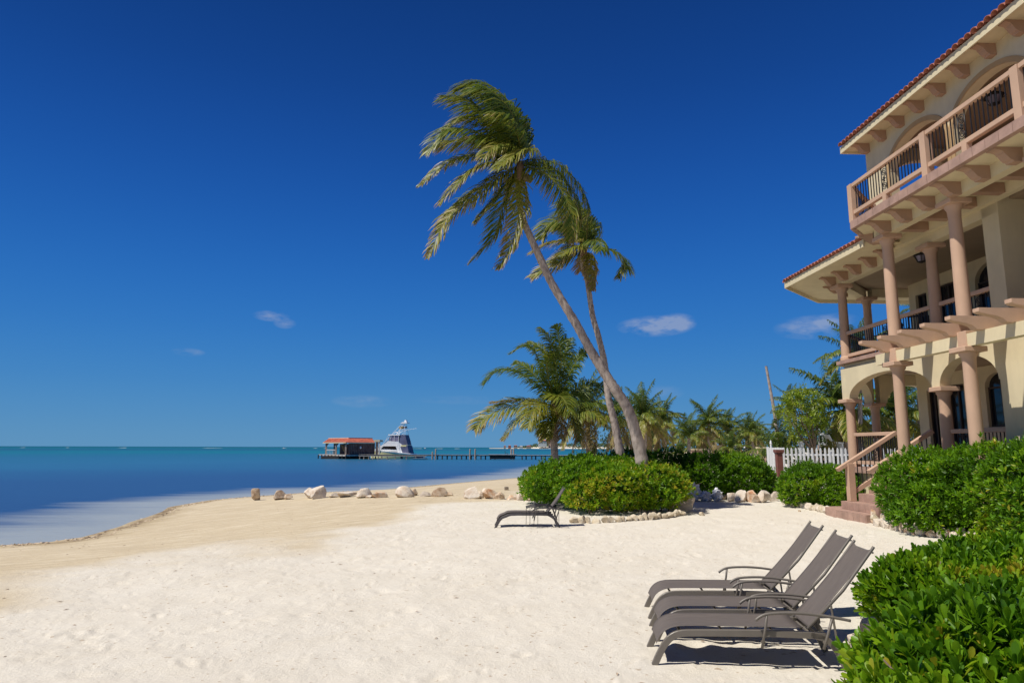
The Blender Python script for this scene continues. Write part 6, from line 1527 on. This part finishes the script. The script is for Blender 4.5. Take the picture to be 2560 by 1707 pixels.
for s_ in (-1, 1):
    def T(px, py, w): a = q2(px, py); return (a[0], s_ * w, a[1])
    tw.tube([T(960, 1112, 1.45), T(985, 1085, 1.25), T(1001, 1066, .6), T(1010, 1055, .4)], .045, 5); tw.tube([T(1029, 1134, 1.4), T(1023, 1104, 1.2), T(1018, 1086, 1.0), T(1014, 1055, .4)], .045, 5)
    tw.tube([T(1003, 1087, 1.2), T(1005, 1066, .6), T(1011, 1055, .35)], .04, 5); tw.tube([T(985, 1085, 1.25), T(1003, 1077, .8), T(1016, 1070, .6)], .03, 4); tw.tube([T(992, 1078, .9), T(1003, 1086, 1.2)], .03, 4)
for px, py, w in ((1003, 1072, .6), (1017, 1078, .7), (1012, 1062, .5), (990, 1080, 1.0)): a = q2(px, py); tw.tube([(a[0], -w, a[1]), (a[0], w, a[1])], .035, 4)
tw.build('tuna_tower', 'white_gel')
slab2([(999, 1067), (1004, 1065), (1008, 1067), (1007, 1072), (1000, 1072)], .5, .5, 'tower_helm', 'tan_canvas')
slab2([(1011, 1066), (1017, 1066), (1017, 1069), (1011, 1071)], .4, .4, 'tower_seat', 'dark_red_wood')
slab2([(1004, 1058), (1011, 1054.5), (1022, 1056), (1021, 1058.5), (1008, 1058.5)], .8, .8, 'tower_canopy', 'white_gel')
slab2([(1012, 1054.4), (1013.5, 1050), (1017.5, 1049.5), (1019, 1055.5)], .35, .35, 'radar_dome', 'white_gel')
for pts in ([(1016, 1077), (1034, 1074), (1053, 1071.5)], [(947, 1109), (957, 1100)], [(965, 1108), (978, 1088)]):
    P = [q2(*p) for p in pts]; BM().tube([(a, -1.5 - .25 * i, b) for i, (a, b) in enumerate(P)], .05 if len(P) == 2 else .035, 5).build('outrigger', 'white_gel')
slab2([(951, 1115), (956, 1114.5), (960, 1116), (957, 1118), (951, 1117)], .35, .35, 'bow_light', 'white_gel')
m = BM()
for i in range(7):
    f = i / 6; x_ = xb + .2 + (Lb * .42) * f; w = 1.85 * (1 - (1 - min(1, f * .72)) ** 2.2) + .05; z_ = 2.05 - .9 * (f * .42) ** .8
    for s_ in (-1, 1): m.tube([(x_, s_ * w, z_), (x_, s_ * w, z_ + .5)], .02, 4)
m.build('bow_rail', 'white_gel')
# small boats
def skiff(px, py, Y, Lpx, label, mat='white_gel', z=None, top=False, group=None):
    x = pX(px, Y); t = thing('small_boat', label, 'boat', (x, Y, SEA), 0, group); L = Lpx / 1707 * Y
    m = MB(); vs = []; n = 9
    for i in range(n):
        f = i / (n - 1); w = L * .16 * (1 - (1 - min(1, (1 - f) * 2.2 + .02)) ** 2); zz__ = L * .10 * (1 + .35 * f); vs += [(-L / 2 + L * f, -w, zz__), (-L / 2 + L * f, -w * .6, 0.02), (-L / 2 + L * f, w * .6, 0.02), (-L / 2 + L * f, w, zz__)]
    fs = []
    for i in range(n - 1):
        for k in range(3): fs.append((4 * i + k, 4 * i + k + 1, 4 * i + 5 + k, 4 * i + 4 + k))
    fs.append((0, 1, 2, 3)); m.add(vs, fs); m.build('hull', mat, t)
    MB().box(-L * .02, L * .06, -L * .12, L * .12, L * .07, L * .085).build('thwart', 'plank', t)
    MB().box(-L * .25, -L * .18, -L * .12, L * .12, L * .07, L * .085).build('thwart', 'plank', t)
    if top:
        MB().box(-L * .2, L * .15, -L * .1, L * .1, L * .1, L * .26).build('cabin', mat, t)
    return t
skiff(1051, 1146, 134, 36, 'small white open skiff tied below the pier right of the big boat', 'far_white')
skiff(1041, 1134, 152, 36, 'low dark grey skiff behind the stern of the big boat', 'mesh_canvas')
skiff(710, 1118, 900, 9, 'tiny white boat alone on the horizon left of the boathouse', top=True)
skiff(1063, 1118, 900, 12, 'tiny white boat on the horizon right of the tuna tower', top=True)
for k, (px, c) in enumerate(((1008, 'mesh_canvas'), (1020, 'white_gel'))):
    t = thing('dock_box', ['blue drum on the low dock below the big boat', 'white box on the low dock below the big boat'][k], 'box', (pX(px), PY - 1.6, SEA + .1)); MB().lathe([(.22, 0), (.24, .1), (.24, .5), (.2, .55)], (0, 0), 10).build('body', c, t) if k == 0 else MB().box(-.3, .3, -.2, .2, 0, .45).build('body', c, t)
t = thing('low_dock', 'low floating dock with short posts in front of the big boat', 'dock', (pX(960), PY - 2.2, SEA))
m = MB(); xx = pX(905) - pX(960)
while xx < pX(1070) - pX(960): m.box(xx, xx + .29, -.7, .7, .58, .66); xx += .32
o = m.build('plank', 'plank', t); o['kind'] = 'stuff'
for px in (908, 918, 930, 940, 953, 962, 975, 995, 1022, 1045, 1066): o = link('pile', MB().lathe([(.10, -.8), (.10, .57)], (0, 0), 6).mesh('pile', 'pile'), t); o.location = (pX(px) - pX(960), -.6, 0)
# box of gear on the landing
t = thing('pier_chair', 'dark low chair standing on the pier landing', 'chair', (pX(1266), PY, DZ + .1)); MB().box(-.3, .3, -.25, .25, .2, .27).build('seat', 'dark_wood', t); MB().box(-.3, -.22, -.25, .25, .27, .7).build('backrest', 'dark_wood', t)
for sx in (-1, 1):
    for sy in (-1, 1): MB().box(sx * .27 - .03, sx * .27 + .03, sy * .22 - .03, sy * .22 + .03, 0, .2).build('leg', 'dark_wood', t)

# ------------------------------------------------------------------ far shore
FYs = 1400.0
def fX(px): return atY(px, 1118, FYs).x
def fZ(py): return atY(1300, py, FYs).z
m = MB(); prof = [(1222, .3), (1250, .5), (1290, .8), (1320, 1.6), (1340, 4), (1370, 5), (1420, 5), (1500, 4), (1650, 3)]
for (a, ha), (b, hb_) in zip(prof[:-1], prof[1:]):
    m.add([(fX(a), FYs, SEA - 1), (fX(b), FYs, SEA - 1), (fX(b), FYs + 40, hb_ + SEA + .5), (fX(a), FYs + 40, ha + SEA + .5), (fX(b), FYs + 400, SEA - 1), (fX(a), FYs + 400, SEA - 1)], [(0, 1, 2, 3), (3, 2, 4, 5)])
tag(m.build('far_shore', 'sand'), kind='structure')
g = np.random.default_rng(55); P = []
for k in range(2600):
    px = g.uniform(1300, 1660); e = 1.0 if px > 1325 else .45; hh = np.interp(px, [1300, 1322, 1345, 1380, 1660], [2, 4.5, 9, 10, 8]); P.append((fX(px) + g.normal(0, 3), FYs + g.uniform(20, 60), SEA + hh * g.uniform(.0, 1.0) + 1))
P = np.array(P); O, M, LL, TT = rosettes(P, g.normal(size=P.shape) + np.array([0, 0, 1]), 4, 2.6, g, tint=.45 + g.normal(0, .2, len(P)))
tag(link('far_trees', leaves_mesh('far_trees', O, M, LL, TT, 0, 'shrub_leaf')), kind='stuff')
def far_house(px, w, ybase, ytop, label, wall='far_white', roof='pink_roof', storeys=2, dy=0):
    x = fX(px); zb_ = fZ(ybase); zt_ = fZ(ytop); W = w / 1707 * FYs; t = thing('far_house', label, 'house', (x, FYs + 8 + dy, zb_)); H_ = zt_ - zb_
    MB().box(-W / 2, W / 2, 0, W * .6, -6, H_ * .66).build('wall', wall, t)
    m = MB(); m.add([(-W * .55, -W * .05, H_ * .661), (W * .55, -W * .05, H_ * .661), (W * .55, W * .65, H_ * .661), (-W * .55, W * .65, H_ * .661), (-W * .25, W * .3, H_), (W * .25, W * .3, H_)], [(0, 1, 5, 4), (1, 2, 5), (2, 3, 4, 5), (3, 0, 4), (3, 2, 1, 0)]); m.build('roof', roof, t)
    n = max(2, int(w / 4))
    for s_ in range(storeys):
        for k in range(n):
            cx = -W / 2 + W * (k + .5) / n; z_ = H_ * .66 * (s_ + .3) / storeys; MB().box(cx - W / n * .22, cx + W / n * .22, -.12, 0.01, z_, z_ + H_ * .66 / storeys * .5).build('window', 'boat_glass', t)
far_house(1357, 20, 1109, 1097, 'white hotel with a red roof on the far shore, highest building above the trees')
far_house(1380, 15, 1110, 1101, 'pink roofed house on the far shore right beside the young palm trunk', 'pink_wall', 'pink_roof', 1, 12)
far_house(1289, 9, 1117.2, 1112.5, 'small orange roofed building by the water on the far shore', 'pink_wall', 'terracotta', 1, -8)
far_house(1274, 7, 1117.2, 1112.5, 'small bright pink building by the water on the far shore', 'red_roof', 'pink_roof', 1, -8)
far_house(1262, 5, 1117.2, 1113.5, 'small brown building farthest out on the far shore spit', 'pink_wall', 'pink_roof', 1, -8)
far_house(1322, 12, 1117.4, 1113, 'low pinkish row of buildings below the far trees', 'pink_wall', 'pink_roof', 1, -8)
far_house(1303, 8, 1117.4, 1114, 'low white building between the orange one and the far trees', 'far_white', 'far_white', 1, -8)
